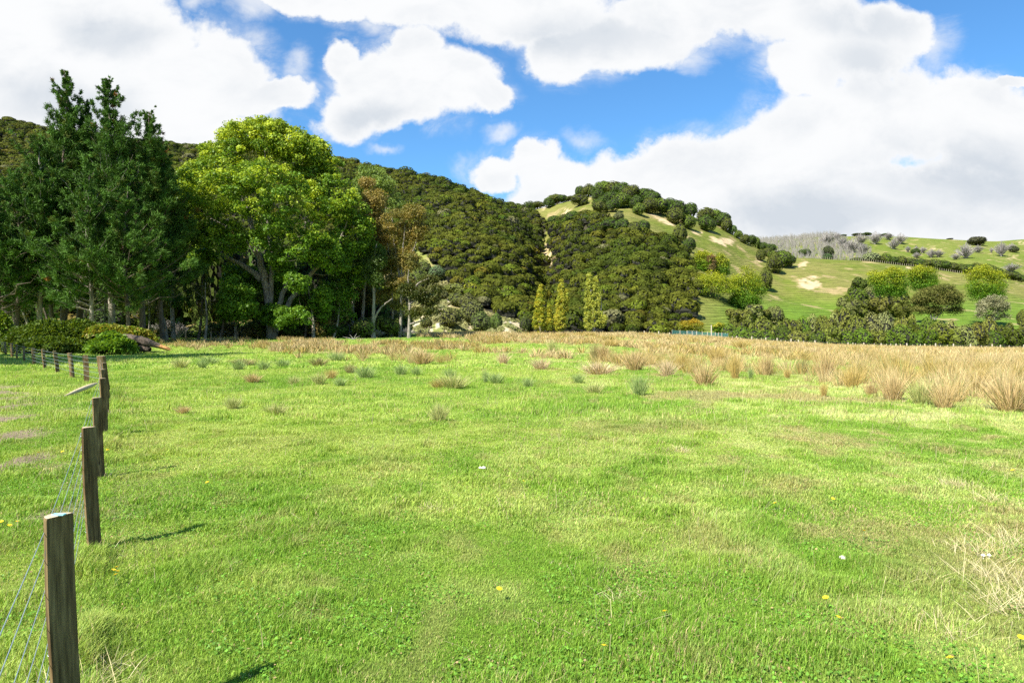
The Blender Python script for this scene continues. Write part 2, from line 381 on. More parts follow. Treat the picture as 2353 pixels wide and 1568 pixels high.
def lawn_col(x, y):
    n1 = fbm(x/3.4, y/4.2, 51, 4); n2 = fbm(x/0.75, y/0.9, 52, 4); n3 = fbm(x/14, y/20, 53, 3)
    right = sst(-3, 9, x)
    t = sst(0.30, 0.72, n1*0.6+n2*0.4)
    c = lerp3(LUSH, MID, np.clip(t*1.25, 0, 1))
    n4 = fbm(x/0.3, y/0.34, 55, 3)
    c = lerp3(c, PALE, np.clip(sst(0.44, 0.70, n2*0.35+n1*0.3+n3*0.15+n4*.2)*(0.30+0.70*right), 0, 1))
    s = np.maximum(sst(0.58, 0.76, fbm(x/1.9, y/2.6, 54, 4))*(0.14+0.7*right), sst(.60, .78, fbm(x/.5, y/.7, 56, 4))*(.28+.4*right))
    c = lerp3(c, STRAW, np.clip(s, 0, .8))
    return c
def track_amount(x, y):
    """worn wheel track left of the fence"""
    d = np.abs(x+0.3+0.72*y)
    n = fbm(x/1.1, y/2.6, 61, 4)
    return np.maximum(sst(1.7, 0.4, d)*sst(0.40, 0.60, n), sst(3.6, 1.0, d)*.45*sst(.36, .56, n))*sst(5, 9, y)*(1-sst(24, 34, y))

SLIPS = [(1520,505,30,7,25),(1660,554,30,8,10),(1858,650,27,16,0),(1847,606,13,9,-35),(1243,478,10,4,0),(1298,486,20,5,-25),(1253,592,12,32,-8),(1385,655,10,3,0),
         (1740,597,9,5,0),(2095,617,22,5,10),(2140,572,10,2.5,0),(2160,573,8,2,0),(2325,590,12,4,-20),(2345,556,8,3,0),(2180,662,9,5,0),(1495,492,12,4,40),(1600,535,12,4,20)]
FOREST_A = [(-500,200),(-500,800),(940,800),(925,700),(930,560),(950,540),(1000,612),(1060,672),(1130,728),(1205,742),(1240,800),(1290,800),(1240,560),(1262,515),(1195,468),(1100,400),(500,200)]
FOREST_B = [(1262,515),(1290,508),(1345,500),(1385,505),(1430,535),(1480,548),(1545,556),(1590,602),(1606,640),(1600,700),(1560,800),(1215,800),(1228,735),(1262,625),(1275,590),(1262,560)]
def hill_cols(x, y, z):
    px, py = proj(x, y, z)
    n = fbm(x/30, y/30, 71); n2 = fbm(x/7, y/7, 72)
    g1 = np.array([0.135, 0.165, 0.024]); g2 = np.array([0.205, 0.195, 0.052]); g3 = np.array([0.115, 0.20, 0.020])
    t = sst(0.35, 0.65, n*0.5+n2*0.5)
    c = lerp3(g1, g2, t)
    lush = np.maximum(sst(668, 715, py)*sst(1560, 1720, px), sst(430, 560, y)*0.35)
    c = lerp3(c, g3, np.clip(lush*(0.6+0.5*n2), 0, 1))
    pas = np.ones(len(x))
    soil = np.array([0.49, 0.345, 0.19]); soil2 = np.array([0.60, 0.47, 0.29])
    wx = px+26*(fbm(x/9, y/9, 73)-0.5)+16*(fbm(x/2.6, y/2.6, 74)-0.5); wy = py+15*(fbm(x/8, y/8, 75)-0.5)+11*(fbm(x/2.4, y/2.4, 76)-0.5)
    for (cx, cy, rx, ry, ang) in SLIPS:
        a = R(ang); dx = wx-cx; dy = wy-cy
        d = np.hypot((dx*math.cos(a)+dy*math.sin(a))/rx, (-dx*math.sin(a)+dy*math.cos(a))/ry)
        k = sst(1.12, 0.8, d)*np.where(y < 620, .9, .7)*sst(0.36, 0.56, fbm(x/3.2, y/3.2, 83)+0.06)
        c = lerp3(c, lerp3(soil, soil2, n2), k); pas = pas*(1-k)
    # small scars anywhere on the pasture
    k = sst(0.66, 0.76, fbm(x/9, y/9, 77, 5))*(px > 1150)*0.55
    c = lerp3(c, soil, k)
    # crumbling cliff face at the foot of the bush and dry ground around it
    fo = inpoly(wx, wy, [(880,560),(960,545),(1010,615),(1070,675),(1140,728),(1215,735),(1240,800),(880,800)]) & (y < 330)
    cn = fbm(px/16, py/24, 78, 4)
    dry = np.array([0.27, 0.23, 0.10]); pale = np.array([0.50, 0.41, 0.25]); grey = np.array([0.36, 0.34, 0.29])
    cc = lerp3(np.tile(dry, (len(x), 1)), np.tile(np.array([0.19, 0.21, 0.05]), (len(x), 1)), sst(0.4, 0.6, fbm(x/10, y/10, 79)))
    cliff = np.zeros(len(x))
    for (cx, cy, rx, ry, ang) in [(1000,742,34,34,35),(1022,700,20,34,-38),(1175,752,34,22,0),(1132,728,22,14,20),(1085,690,18,12,40),(985,640,12,20,0),(905,690,26,60,0),(960,745,40,26,0),(1060,745,30,16,0)]:
        a = R(ang); dx = wx-cx; dy = wy-cy
        d = np.hypot((dx*math.cos(a)+dy*math.sin(a))/rx, (-dx*math.sin(a)+dy*math.cos(a))/ry)
        cliff = np.maximum(cliff, sst(1.1, 0.75, d))
    rock = lerp3(pale, grey, sst(0.5, 0.7, fbm(px/6, py/11, 80, 3)))
    ed = fbm(px/5, py/7, 84, 4); rock = rock*(0.7+.6*fbm(px/3.5, py/9, 85, 3))[:, None]
    cc = lerp3(cc, rock, sst(.35, .75, cliff*1.1*sst(0.30, 0.52, cn)+.9*(ed-.5)))
    c = np.where(fo[:, None], cc, c); pas = np.where(fo, 0, pas)
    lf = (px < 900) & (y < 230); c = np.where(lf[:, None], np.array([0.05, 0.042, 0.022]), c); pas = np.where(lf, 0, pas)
    fr = (inpoly(px, py, FOREST_A) | inpoly(px, py, FOREST_B)) & (y < 560) & ~fo
    gull = np.hypot((px-1253)/10, (py-592)/30) < 1
    fr &= ~gull
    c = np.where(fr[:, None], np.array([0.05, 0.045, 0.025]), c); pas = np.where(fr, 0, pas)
    return c, pas
def build_ground():
    split = int(np.searchsorted(ys, 150))
    for name, r0, r1, hills in (('ground', 0, split, False), ('hills', split, nr-1, True)):
        X = GX[r0:r1+1]; Y = GY[r0:r1+1]; Z = GZ[r0:r1+1]; n = X.shape[0]
        V = np.stack([X, Y, Z], -1).reshape(-1, 3)
        i = np.arange(n-1)[:, None]*nu; j = np.arange(nu-1)[None]
        Fq = np.stack([i+j, i+j+1, i+nu+j+1, i+nu+j], -1).reshape(-1, 4)
        x, y, z = V[:, 0], V[:, 1], V[:, 2]
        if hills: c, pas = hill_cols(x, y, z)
        else:
            c = lawn_col(x, y)*0.8; a, _, _ = rush_amount(x, y)
            c = lerp3(c, np.array([0.33, 0.245, 0.11]), np.clip(a*0.85, 0, 1))
            c = lerp3(c, DIRT, np.clip(track_amount(x, y)*1.0, 0, 1))
            # bright mown strip in front of the trees
            px, py = proj(x, np.maximum(y, 5), z)
            k = sst(96, 106, y)*(1-sst(940, 1010, px))*(a < .3); c = lerp3(c, np.array([0.13, 0.30, 0.02]), k)
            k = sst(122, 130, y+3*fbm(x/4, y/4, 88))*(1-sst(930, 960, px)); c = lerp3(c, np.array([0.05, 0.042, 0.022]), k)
            pas = np.ones(len(x))
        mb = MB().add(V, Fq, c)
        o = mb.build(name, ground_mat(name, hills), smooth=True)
        pa = o.data.attributes.new('Pasture', 'FLOAT', 'POINT'); pa.data.foreach_set('value', pas.astype(np.float32))
        tag(o, kind='structure')
        o['label'] = 'rolling green paddock floor under the grass' if not hills else 'hillsides of pasture, slips and bush soil'
build_ground()

# ================================================================ vegetation builders
M_BUSH = leaf_mat('bush_leaves', trans=0.14, var=0.20, rough=0.7, spec=0.08, tint=(1.25,1.28,1.0))
M_BUSHO = leaf_mat('tree_leaves', trans=0.16, var=0.30, rough=0.7, objcol=True, spec=0.08, tint=(1.15,1.2,0.95))
M_LEAF = leaf_mat('broad_leaves', trans=0.38, var=0.32, rough=0.5, spec=0.2, tint=(1.2,1.2,1.0))
M_NEED = leaf_mat('pine_needles', trans=0.16, var=0.35, rough=0.6, spec=0.1, tint=(1.15,1.15,1.0))
M_GRASS = leaf_mat('grass_blades', trans=0.36, var=0.26, rough=0.5, spec=0.2, tsat=(1.1, 1.1, 0.5))
M_RUSH = leaf_mat('rush_stems', trans=0.15, var=0.3, rough=0.6, tsat=(1, 1, 0.8))
M_BARK = bark_mat('pale_bark', (0.11, 0.09, 0.065), (0.36, 0.32, 0.26), 5, 0.25)
M_DBARK = bark_mat('dark_bark', (0.05, 0.038, 0.027), (0.17, 0.135, 0.10), 7, 0.2)
M_TWIG = bark_mat('grey_twigs', (0.16, 0.14, 0.12), (0.36, 0.33, 0.30), 9, 0.5, 0.2)
M_CORE = plain_mat('dark_core', (0.022, 0.022, 0.011), 1.0)  # near-black solid lumps filling the inside of crowns and heaps

def blob(r, n1=8, n2=5, seed=0, amp=0.2, low=-0.5):
    """irregular closed lump, unit size"""
    th = np.linspace(0, 2*math.pi, n1, endpoint=False); ph = np.linspace(-1.3, 1.45, n2)
    V = []
    g = np.random.default_rng(seed)
    for p in ph:
        k = 1+amp*(g.random(n1)-0.5)*2
        V.append(np.stack([np.cos(th)*math.cos(p)*k, np.sin(th)*math.cos(p)*k, np.full(n1, max(math.sin(p), low))], -1))
    V = np.concatenate(V)*r
    i = np.arange(n2-1)[:, None]*n1; j = np.arange(n1)[None]; j2 = (j+1) % n1
    Fq = np.stack([i+j, i+j2, i+n1+j2, i+n1+j], -1).reshape(-1, 4)
    return V, Fq
def dome_template(seed, nleaf=230, nl=7, size=0.20, flat=0.75, low=-0.5, jit=0.28, spread=1.0, lr=1.0):
    """crown of unit radius made of lobes: leaf centres, normals, lobes"""
    g = np.random.default_rng(seed); lobes = [(0, 0, 0.45*flat*lr, 0.72*lr)]
    for k in range(nl):
        a = 2*math.pi*(k+g.random()*0.7)/nl; r = (0.38+0.22*g.random())*spread*(1 if lr == 1 else g.uniform(.5, 1.05))
        lobes.append((math.cos(a)*r, math.sin(a)*r, flat*(0.15+(0.5 if lr == 1 else .85)*g.random()), (0.36+0.2*g.random())*lr))
    L = np.array(lobes); w = L[:, 3]**2; k = g.choice(len(L), nleaf*3, p=w/w.sum())
    d = unit(g.normal(size=(nleaf*3, 3))); c = L[k, :3]+d*L[k, 3:4]*np.array([1, 1, flat])
    ins = np.zeros(len(c), bool)
    for q in range(len(L)):
        ins |= (np.linalg.norm((c-L[q, :3])/np.array([1, 1, flat]), axis=1) < L[q, 3]*0.93) & (k != q)
    keep = np.nonzero(~ins & (c[:, 2] > low*flat))[0][:nleaf]
    c = c[keep]; nrm = unit(d[keep]+jit*g.normal(size=(len(keep), 3)))
    rad = g.random(len(keep))
    return dict(c=c, n=nrm, r=rad, L=L, size=size)
TMPL = [dome_template(100+i, 230+25*(i % 3), 6+i % 3, low=-0.9, jit=0.2) for i in range(8)]
def scatter_crowns(mb, T, pos, rad, hgt, rot, tint, leafscale, r=rng):
    """the same crown template set down many times inside one mesh"""
    c = T['c']; n = len(c); m = len(pos)
    cs, sn = np.cos(rot)[:, None], np.sin(rot)[:, None]
    x = c[None, :, 0]*cs-c[None, :, 1]*sn; y = c[None, :, 0]*sn+c[None, :, 1]*cs; z = np.broadcast_to(c[None, :, 2], x.shape)
    C = np.stack([x*rad[:, None]+pos[:, None, 0], y*rad[:, None]+pos[:, None, 1], z*hgt[:, None]+pos[:, None, 2]], -1)
    q = T['n']; nx = q[None, :, 0]*cs-q[None, :, 1]*sn; ny = q[None, :, 0]*sn+q[None, :, 1]*cs
    Nn = np.stack([nx, ny, np.broadcast_to(q[None, :, 2], nx.shape)], -1).reshape(-1, 3)
    C = C.reshape(-1, 3)
    sz = np.repeat(rad*leafscale, n)*(0.7+0.6*r.random(m*n))
    V, Fq = cards(C, Nn, sz, 0.75, r)
    shade = 0.80+0.42*T['r'][None, :, None]
    col = (tint[:, None, :]*shade).reshape(-1, 3)
    mb.add(V, Fq, np.repeat(col, 4, 0))

def in_forest(px, py, y):
    f = (inpoly(px, py, FOREST_A) | inpoly(px, py, FOREST_B)) & (y > 206)
    f &= ~(np.hypot((px-1253)/10, (py-594)/28) < 1)
    return f
def build_forest():
    g = np.random.default_rng(5)
    for name, poly, lab in (('native_bush', FOREST_A, 'dense olive green bush covering the long dark ridge behind the poplar'),
                            ('native_bush', FOREST_B, 'dense olive green bush covering the lower face of the round topped hill')):
        P = []
        step = 4.5
        X, Y = np.meshgrid(np.arange(-420, 160, step), np.arange(204, 560, step)); X = X.ravel(); Y = Y.ravel()
        X = X+g.uniform(-.48, .48, X.size)*step; Y = Y+g.uniform(-.48, .48, Y.size)*step
        Z = gz(X, Y); px, py = proj(X, Y, Z)
        Yc = np.interp(px, AX, AD)
        k = inpoly(px, py, poly) & (Y > 206) & (Y < Yc+14) & (px > -420) & ~(np.hypot((px-1253)/(6+9*fbm(X/9, Y/9, 95)), (py-594)/26) < 1)
        if poly is FOREST_B: k &= ~inpoly(px, py, FOREST_A)
        X, Y, Z, px, py = X[k], Y[k], Z[k], px[k], py[k]
        m = len(X); pos = np.stack([X, Y, Z+1.8], -1)
        rad = 2.3+2.6*g.random(m)**2; em = g.random(m) < .05; rad[em] *= 1.3; rad *= np.where(Y < 340, .94, 1.0); rad *= np.where(Y > 430, 0.95, 1.0); hgt = rad*(0.75+0.45*g.random(m))
        n = fbm(X/26, Y/26, 91); n2 = g.random(m)
        base = lerp3(np.tile([0.031, 0.047, 0.0055], (m, 1)), np.tile([0.066, 0.070, 0.009], (m, 1)), np.clip(sst(.35, .65, n)*0.6+n2*0.5, 0, 1))
        grey = n2 > 0.98; base[grey] = [0.10, 0.095, 0.05]
        dk = (g.random(m) < 0.14); base[dk] *= 0.6; li = g.random(m) < .10; base[li] = base[li]*np.array([1.25, 1.45, 1.2]); br_ = g.random(m) < .05; base[br_] = base[br_]*np.array([1.5, 1.2, 1.3])
        mb = MB(); cb = MB()
        ti = g.integers(0, len(TMPL), m); rot = g.random(m)*6.28
        big = (1-sst(230, 430, Y))
        for q in range(len(TMPL)):
            s = ti == q
            if s.any(): scatter_crowns(mb, TMPL[q], pos[s], rad[s], hgt[s], rot[s], base[s], 0.27, g)
        # near crowns get a second finer coat
        nr_ = (Y < 330) & (px > 850)
        for q in range(4):
            s = nr_ & (ti % 4 == q)
            if s.any(): scatter_crowns(mb, TMPL[(q+3) % 8], pos[s], rad[s]*1.04, hgt[s]*1.04, rot[s]+1, base[s]*1.05, 0.2, g)
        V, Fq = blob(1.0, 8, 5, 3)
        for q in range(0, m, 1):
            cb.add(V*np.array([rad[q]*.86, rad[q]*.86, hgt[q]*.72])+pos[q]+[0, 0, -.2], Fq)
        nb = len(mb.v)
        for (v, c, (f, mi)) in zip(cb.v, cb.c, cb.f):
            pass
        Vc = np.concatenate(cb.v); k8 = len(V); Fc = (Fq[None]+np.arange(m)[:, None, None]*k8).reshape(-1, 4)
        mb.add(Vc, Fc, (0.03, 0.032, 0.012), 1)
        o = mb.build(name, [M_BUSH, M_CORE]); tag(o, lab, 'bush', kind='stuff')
build_forest()

# ---- single trees of the hills: one mesh each, shared by the copies
def small_tree_mesh(seed, kind):
    g = np.random.default_rng(seed); mb = MB()
    if kind == 'bare':
        tips = []
        for k in range(150):
            a = g.random()*6.28; r = g.random()**.6; zt = 0.35+0.65*(1-r*0.75)*(0.7+0.3*g.random())
            b = np.array([0, 0, 0.03+0.25*g.random()]); t = np.array([math.cos(a)*r*.5, math.sin(a)*r*.5, zt])
            md = (b+t)/2+g.normal(size=3)*0.04
            tips.append(t); V, Fq = tube([b, md, t], [0.016, 0.011, 0.004], 3); mb.add(V, Fq, (1, 1, 1), 1)
        V, Fq = tube([(0, 0, -.05), (0, 0, .2), (0.01, 0, .42)], [.03, .024, .01], 6); mb.add(V, Fq, (1, 1, 1), 1)
        c = np.array(tips)[g.integers(0, 150, 260)]+g.normal(size=(260, 3))*.008
        V, Fq = cards(c, unit(g.normal(size=(260, 3))), 0.05, .35, g); mb.add(V, Fq, (1, 1, 1), 1)
    else:
        flat = {'round': 0.85, 'tall': 1.15, 'low': 0.6, 'oak': 1.0, 'ragged': 0.9}[kind]
        T = dome_template(seed, 1100 if kind != 'oak' else 1500, 11 if kind != 'oak' else 13, flat=flat, low=-0.72, jit=0.22)
        if kind == 'ragged':
            T = dome_template(seed, 1500, 15, flat=flat, low=-.8, jit=.35, spread=1.35, lr=.7)
        z0 = 0.40
        c = T['c']*0.5; c[:, 2] = c[:, 2]/flat*1.0+z0; zlo, zhi = np.percentile(c[:, 2], 2), c[:, 2].max(); zr = lambda z: (z-zlo)/(zhi-zlo)*0.95+0.05; c[:, 2] = zr(c[:, 2])
        sh = 0.78+0.45*T['r']
        top = np.clip((c[:, 2]-z0)/0.5+0.3, 0, 1)
        col = np.ones((len(c), 3))*sh[:, None]
        if kind == 'oak':     # autumn tips on the crown
            y = (T['r'] < 0.25+0.5*top)[:, None]; col = np.where(y, col*np.array([1.45, 1.10, 0.9]), col*np.array([0.72, 0.88, 1.0]))
        V, Fq = cards(c, T['n'], 0.075*(0.7+0.7*g.random(len(c))), 0.8, g); mb.add(V, Fq, np.repeat(col, 4, 0))
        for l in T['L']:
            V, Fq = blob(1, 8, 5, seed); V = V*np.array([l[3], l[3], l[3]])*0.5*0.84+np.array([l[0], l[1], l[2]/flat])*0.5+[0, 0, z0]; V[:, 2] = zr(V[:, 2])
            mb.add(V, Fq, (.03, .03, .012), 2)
        V, Fq = tube([(0, 0, -0.1), (0.01, 0, 0.2), (0, 0.02, 0.5)], [0.035, 0.026, 0.015], 6); mb.add(V, Fq, (1, 1, 1), 1)
        for k in range(5):
            a = g.random()*6.28; V, Fq = tube([(0, 0, 0.12), (math.cos(a)*.14, math.sin(a)*.14, .28), (math.cos(a)*.33, math.sin(a)*.33, .45)], [.018, .012, .005], 4); mb.add(V, Fq, (1, 1, 1), 1)
    return mb
_meshes = {}
def small_tree(kind, var, pos, w, h, color, name, label, cat, group, bark=None, rot=None):
    key = (kind, var)
    if key not in _meshes:
        root = small_tree_mesh(500+var*13+len(kind), kind).build(name, [M_BUSHO, M_TWIG if kind == 'bare' else (bark or M_DBARK), M_CORE])
        _meshes[key] = root.data; o = root; o.name = name
    else:
        o = bpy.data.objects.new(name, _meshes[key]); COL.objects.link(o)
    o.location = (pos[0], pos[1], pos[2]-0.02*h); o.scale = (w, w, h)
    o.rotation_euler = (0, 0, rng.random()*6.28 if rot is None else rot)
    o.color = (*color, 1)
    tag(o, label, cat, group); return o
ORD = ['first','second','third','fourth','fifth','sixth','seventh','eighth','ninth','tenth','eleventh','twelfth','thirteenth','fourteenth','fifteenth','sixteenth','seventeenth','eighteenth','nineteenth','twentieth']
def ordn(i):
    if i < 20: return ORD[i]
    t = {2: 'twenty', 3: 'thirty', 4: 'forty', 5: 'fifty', 6: 'sixty', 7: 'seventy'}[(i+1)//10]
    u = (i+1) % 10
    return t+'-'+ORD[u-1] if u else {20: 'twentieth', 30: 'thirtieth', 40: 'fortieth', 50: 'fiftieth', 60: 'sixtieth', 70: 'seventieth'}[i+1]
GREEN1 = (0.050, 0.078, 0.014); OLIVE = (0.076, 0.086, 0.018); BROWN = (0.110, 0.095, 0.032); MOSS = (0.090, 0.125, 0.020); GREY = (0.20, 0.18, 0.155)
def row_of_trees(items, fmt, name, cat, group, y0, y1, colors, kinds=('round', 'round', 'low'), dy=0.0, bark=None):
    """items: (px, py of the crown's centre, width, height) in picture units, each set on the ground under it"""
    items = sorted(items)
    for i, it in enumerate(items):
        px, py, w, h = it[:4]
        p = locate(px, py+h*0.42+dy, y0, y1)
        s = p[1]/F; kind = kinds[i % len(kinds)] if len(it) < 5 else it[4]
        col = colors[i % len(colors)] if len(it) < 6 else it[5]
        small_tree(kind, i % 3, p, w*s*1.22, h*s*1.2, col, name, fmt.format(ordn(i)), cat, group, bark)
def z5(x, y, w, h, *a): return (1075.2+x*.2572, 369.6+y*.2572, w*.2572, h*.2572, *a)
def z6(x, y, w, h, *a): return (1545.6+x*.2142, 470.4+y*.2142, w*.2142, h*.2142, *a)
def z7(x, y, w, h, *a): return (1881.6+x*.2143, 470.4+y*.2143, w*.2143, h*.2143, *a)
row_of_trees([z5(435,405,90,40), z5(618,368,110,60), z5(722,385,80,85), z5(790,322,130,75), z5(850,318,90,60), z5(920,300,70,40), z5(1003,270,80,100), z5(1075,268,100,105), z5(1110,280,70,80)],
    'dark tree on the grassy saddle left of the wooded hilltop, {} from the left', 'hill_tree', 'tree', 'trees along the saddle', 380, 520, [GREEN1, OLIVE])
row_of_trees([z5(1160,320,90,90), z5(1210,265,130,110), z5(1290,262,150,110), z5(1380,280,150,120), z5(1450,300,140,110), z5(1190,390,130,100), z5(1280,350,140,110), z5(1370,370,150,120), z5(1175,455,120,100), z5(1290,470,110,100),
    z5(1500,385,120,110), z5(1525,445,90,100), z5(1580,330,150,110), z5(1650,360,150,120), z5(1620,420,130,120), z5(1720,430,130,130), z5(1800,420,140,120), z5(1880,450,130,130), z5(1850,510,140,130), z5(1985,460,110,120), z5(1970,565,105,110),
    z5(2120,500,130,110), z5(2200,500,130,120), z5(2130,575,130,130), z5(2270,545,120,120), z5(2310,590,80,110)],
    'round dark crown in the wood along the hilltop ridge, {} from the left', 'ridge_tree', 'tree', 'trees of the wood on the hilltop ridge', 380, 520, [GREEN1, OLIVE, GREEN1, MOSS])
row_of_trees([z5(995,365,125,95), z5(1345,515,78,85,'round',(0.11,0.115,0.05)), z5(1380,600,120,120), z5(1270,600,150,110), z5(1150,520,120,80), z5(1080,520,110,80), z5(940,520,130,100), z5(870,530,110,80), z5(775,550,110,80), z5(1480,640,100,130), z5(1560,620,110,130), z5(1895,665,112,145,'tall'), z5(1975,765,95,110)],
    'lone round tree on the grassy face below the hilltop wood, {} from the left', 'hill_tree', 'tree', 'trees scattered on the grassy hill face', 300, 520, [GREEN1, OLIVE])
row_of_trees([z6(640,285,80,90,'round',(.10,.15,.05)), z6(700,330,80,80), z6(770,380,90,90), z6(830,390,100,90), z6(885,395,90,100), z6(960,425,90,80), z6(1040,460,110,90), z6(1010,520,90,80), z6(940,555,85,110), z6(1070,550,90,80), z6(1160,530,90,60), z6(1225,530,70,60),
    z6(1090,650,140,200,'round'), z6(1180,610,150,150), z6(1250,620,110,110), z6(990,830,130,210,'tall',OLIVE)],
    'bushy tree on the spur running down behind the yellow green trees, {} from the left', 'spur_tree', 'tree', 'trees down the spur of the hill', 300, 520, [GREEN1, MOSS, OLIVE])
# band of trees behind the green crest, down the right
row_of_trees([z7(90,495,95,90,'tall',(.05,.085,.03)), z7(270,545,90,40), z7(390,530,110,60), z7(560,530,150,110,'round',(.17,.19,.10)), z7(715,500,110,120,'tall',MOSS), z7(680,560,130,90), z7(790,560,130,90), z7(880,560,130,100), z7(960,570,130,90), z7(1050,590,120,90), z7(1130,590,140,90), z7(1220,600,150,100), z7(1330,620,150,100), z7(1420,630,150,90), z7(1500,645,150,90), z7(1590,650,150,90), z7(1680,650,160,110), z7(1790,650,160,110), z7(1880,680,130,90), z7(1990,705,130,70), z7(2080,725,130,70), z7(2170,740,120,70)],
    'dark tree in the hedge line behind the far fence, {} from the left', 'hedge_tree', 'tree', 'trees in the band behind the green crest', 452, 480, [GREEN1, OLIVE, (0.07,.09,.02)], kinds=('low', 'round'), dy=4)
row_of_trees([z7(140,300,50,20), z7(260,298,60,20), z7(405,290,90,30), z7(500,302,100,34), z7(650,310,70,22), z7(700,303,60,30), z7(745,308,50,22), z7(1400,365,60,12), z7(1695,400,150,80,'round',(.06,.06,.035)), z7(2085,485,80,60), z7(1035,505,80,50), z7(1295-1173,370,60,40), z6(1410,520,110,60), z6(1665,520,100,110)],
    'dark tree dotted on the far pale hill, {} from the left', 'far_tree', 'tree', 'dark trees on the far hill', 560, 1060, [GREEN1, (.05,.06,.025)])
row_of_trees([z7(80,380,150,130,'bare'), z7(190,350,90,90,'bare'), z7(260,420,160,140,'bare'), z7(350,450,170,150,'bare'), z7(440,380,150,120,'bare'), z7(470,480,150,110,'bare'), z7(600,370,150,130,'bare'), z7(740,345,100,80,'bare'), z7(800,430,130,110,'bare'), z7(870,375,130,110,'bare'), z7(950,480,60,70,'bare'), z7(1040,470,60,40,'bare'), z7(1110,490,80,70,'bare'),
    z7(1200,530,110,90,'bare'), z7(1280,530,110,80,'bare'), z7(1460,560,100,70,'bare'), z7(1570,510,180,160,'bare'), z7(1700,480,110,80,'bare'), z7(1845,490,40,60,'bare'), z7(1950,490,150,150,'bare'), z7(2060,460,100,80,'bare'), z7(2060,680,170,90,'bare'), z7(1045,545,90,60,'bare')],
    'pale leafless grey tree on the far hill, {} from the left', 'bare_tree', 'tree', 'leafless grey trees on the far hill', 560, 1060, [GREY, (.24,.21,.175), (.18,.165,.15)])
# grey leafless wood behind the spur
def build_bare_wood():
    g = np.random.default_rng(77); mb = MB(); n = 0
    pos = []
    X, Y = np.meshgrid(np.arange(330, 580, 5.0), np.arange(640, 1030, 9.0)); X = X.ravel()+g.uniform(-2, 2, X.size); Y = Y.ravel()+g.uniform(-4, 4, Y.size)
    Z = gz(X, Y); px, py = proj(X, Y, Z)
    k = inpoly(px, py, [(1735,552),(1770,545),(1860,536),(1905,536),(1925,545),(1960,570),(2000,575),(2010,595),(1900,610),(1800,610),(1750,590)]) & (fbm(X/25, Y/40, 66) > 0.30)
    X, Y, Z = X[k], Y[k], Z[k]; m = len(X)
    h = 6+5*g.random(m)
    for j in range(14):
        a = g.random(m)*6.28; r = g.random(m)**.5*h*.34
        b = np.stack([X+np.cos(a)*r*.3, Y+np.sin(a)*r*.3, Z], -1); t = np.stack([X+np.cos(a)*r, Y+np.sin(a)*r, Z+h*(1-.35*(r/h/.34)**2)*(0.8+.2*g.random(m))], -1)
        w = 0.13; s = np.array([[w, 0, 0]])
        V = np.stack([b-s, b+s, t+s*.4, t-s*.4], 1).reshape(-1, 3)
        col = np.repeat(np.array([[0.24, 0.215, 0.24]])*(0.7+0.5*g.random((m, 1))), 4, 0); mb.add(V, np.arange(m*4).reshape(-1, 4), col)
        c = t-np.array([0, 0, 1.0])*g.random((m, 1))*h[:, None]*.4
        V, Fq = cards(c, unit(g.normal(size=(m, 3))), 1.0, .25, g); mb.add(V, Fq, col)
    o = mb.build('bare_woodland', [M_BUSH]); tag(o, 'pale grey leafless woodland on the far hill behind the spur', 'woodland', kind='stuff')
build_bare_wood()

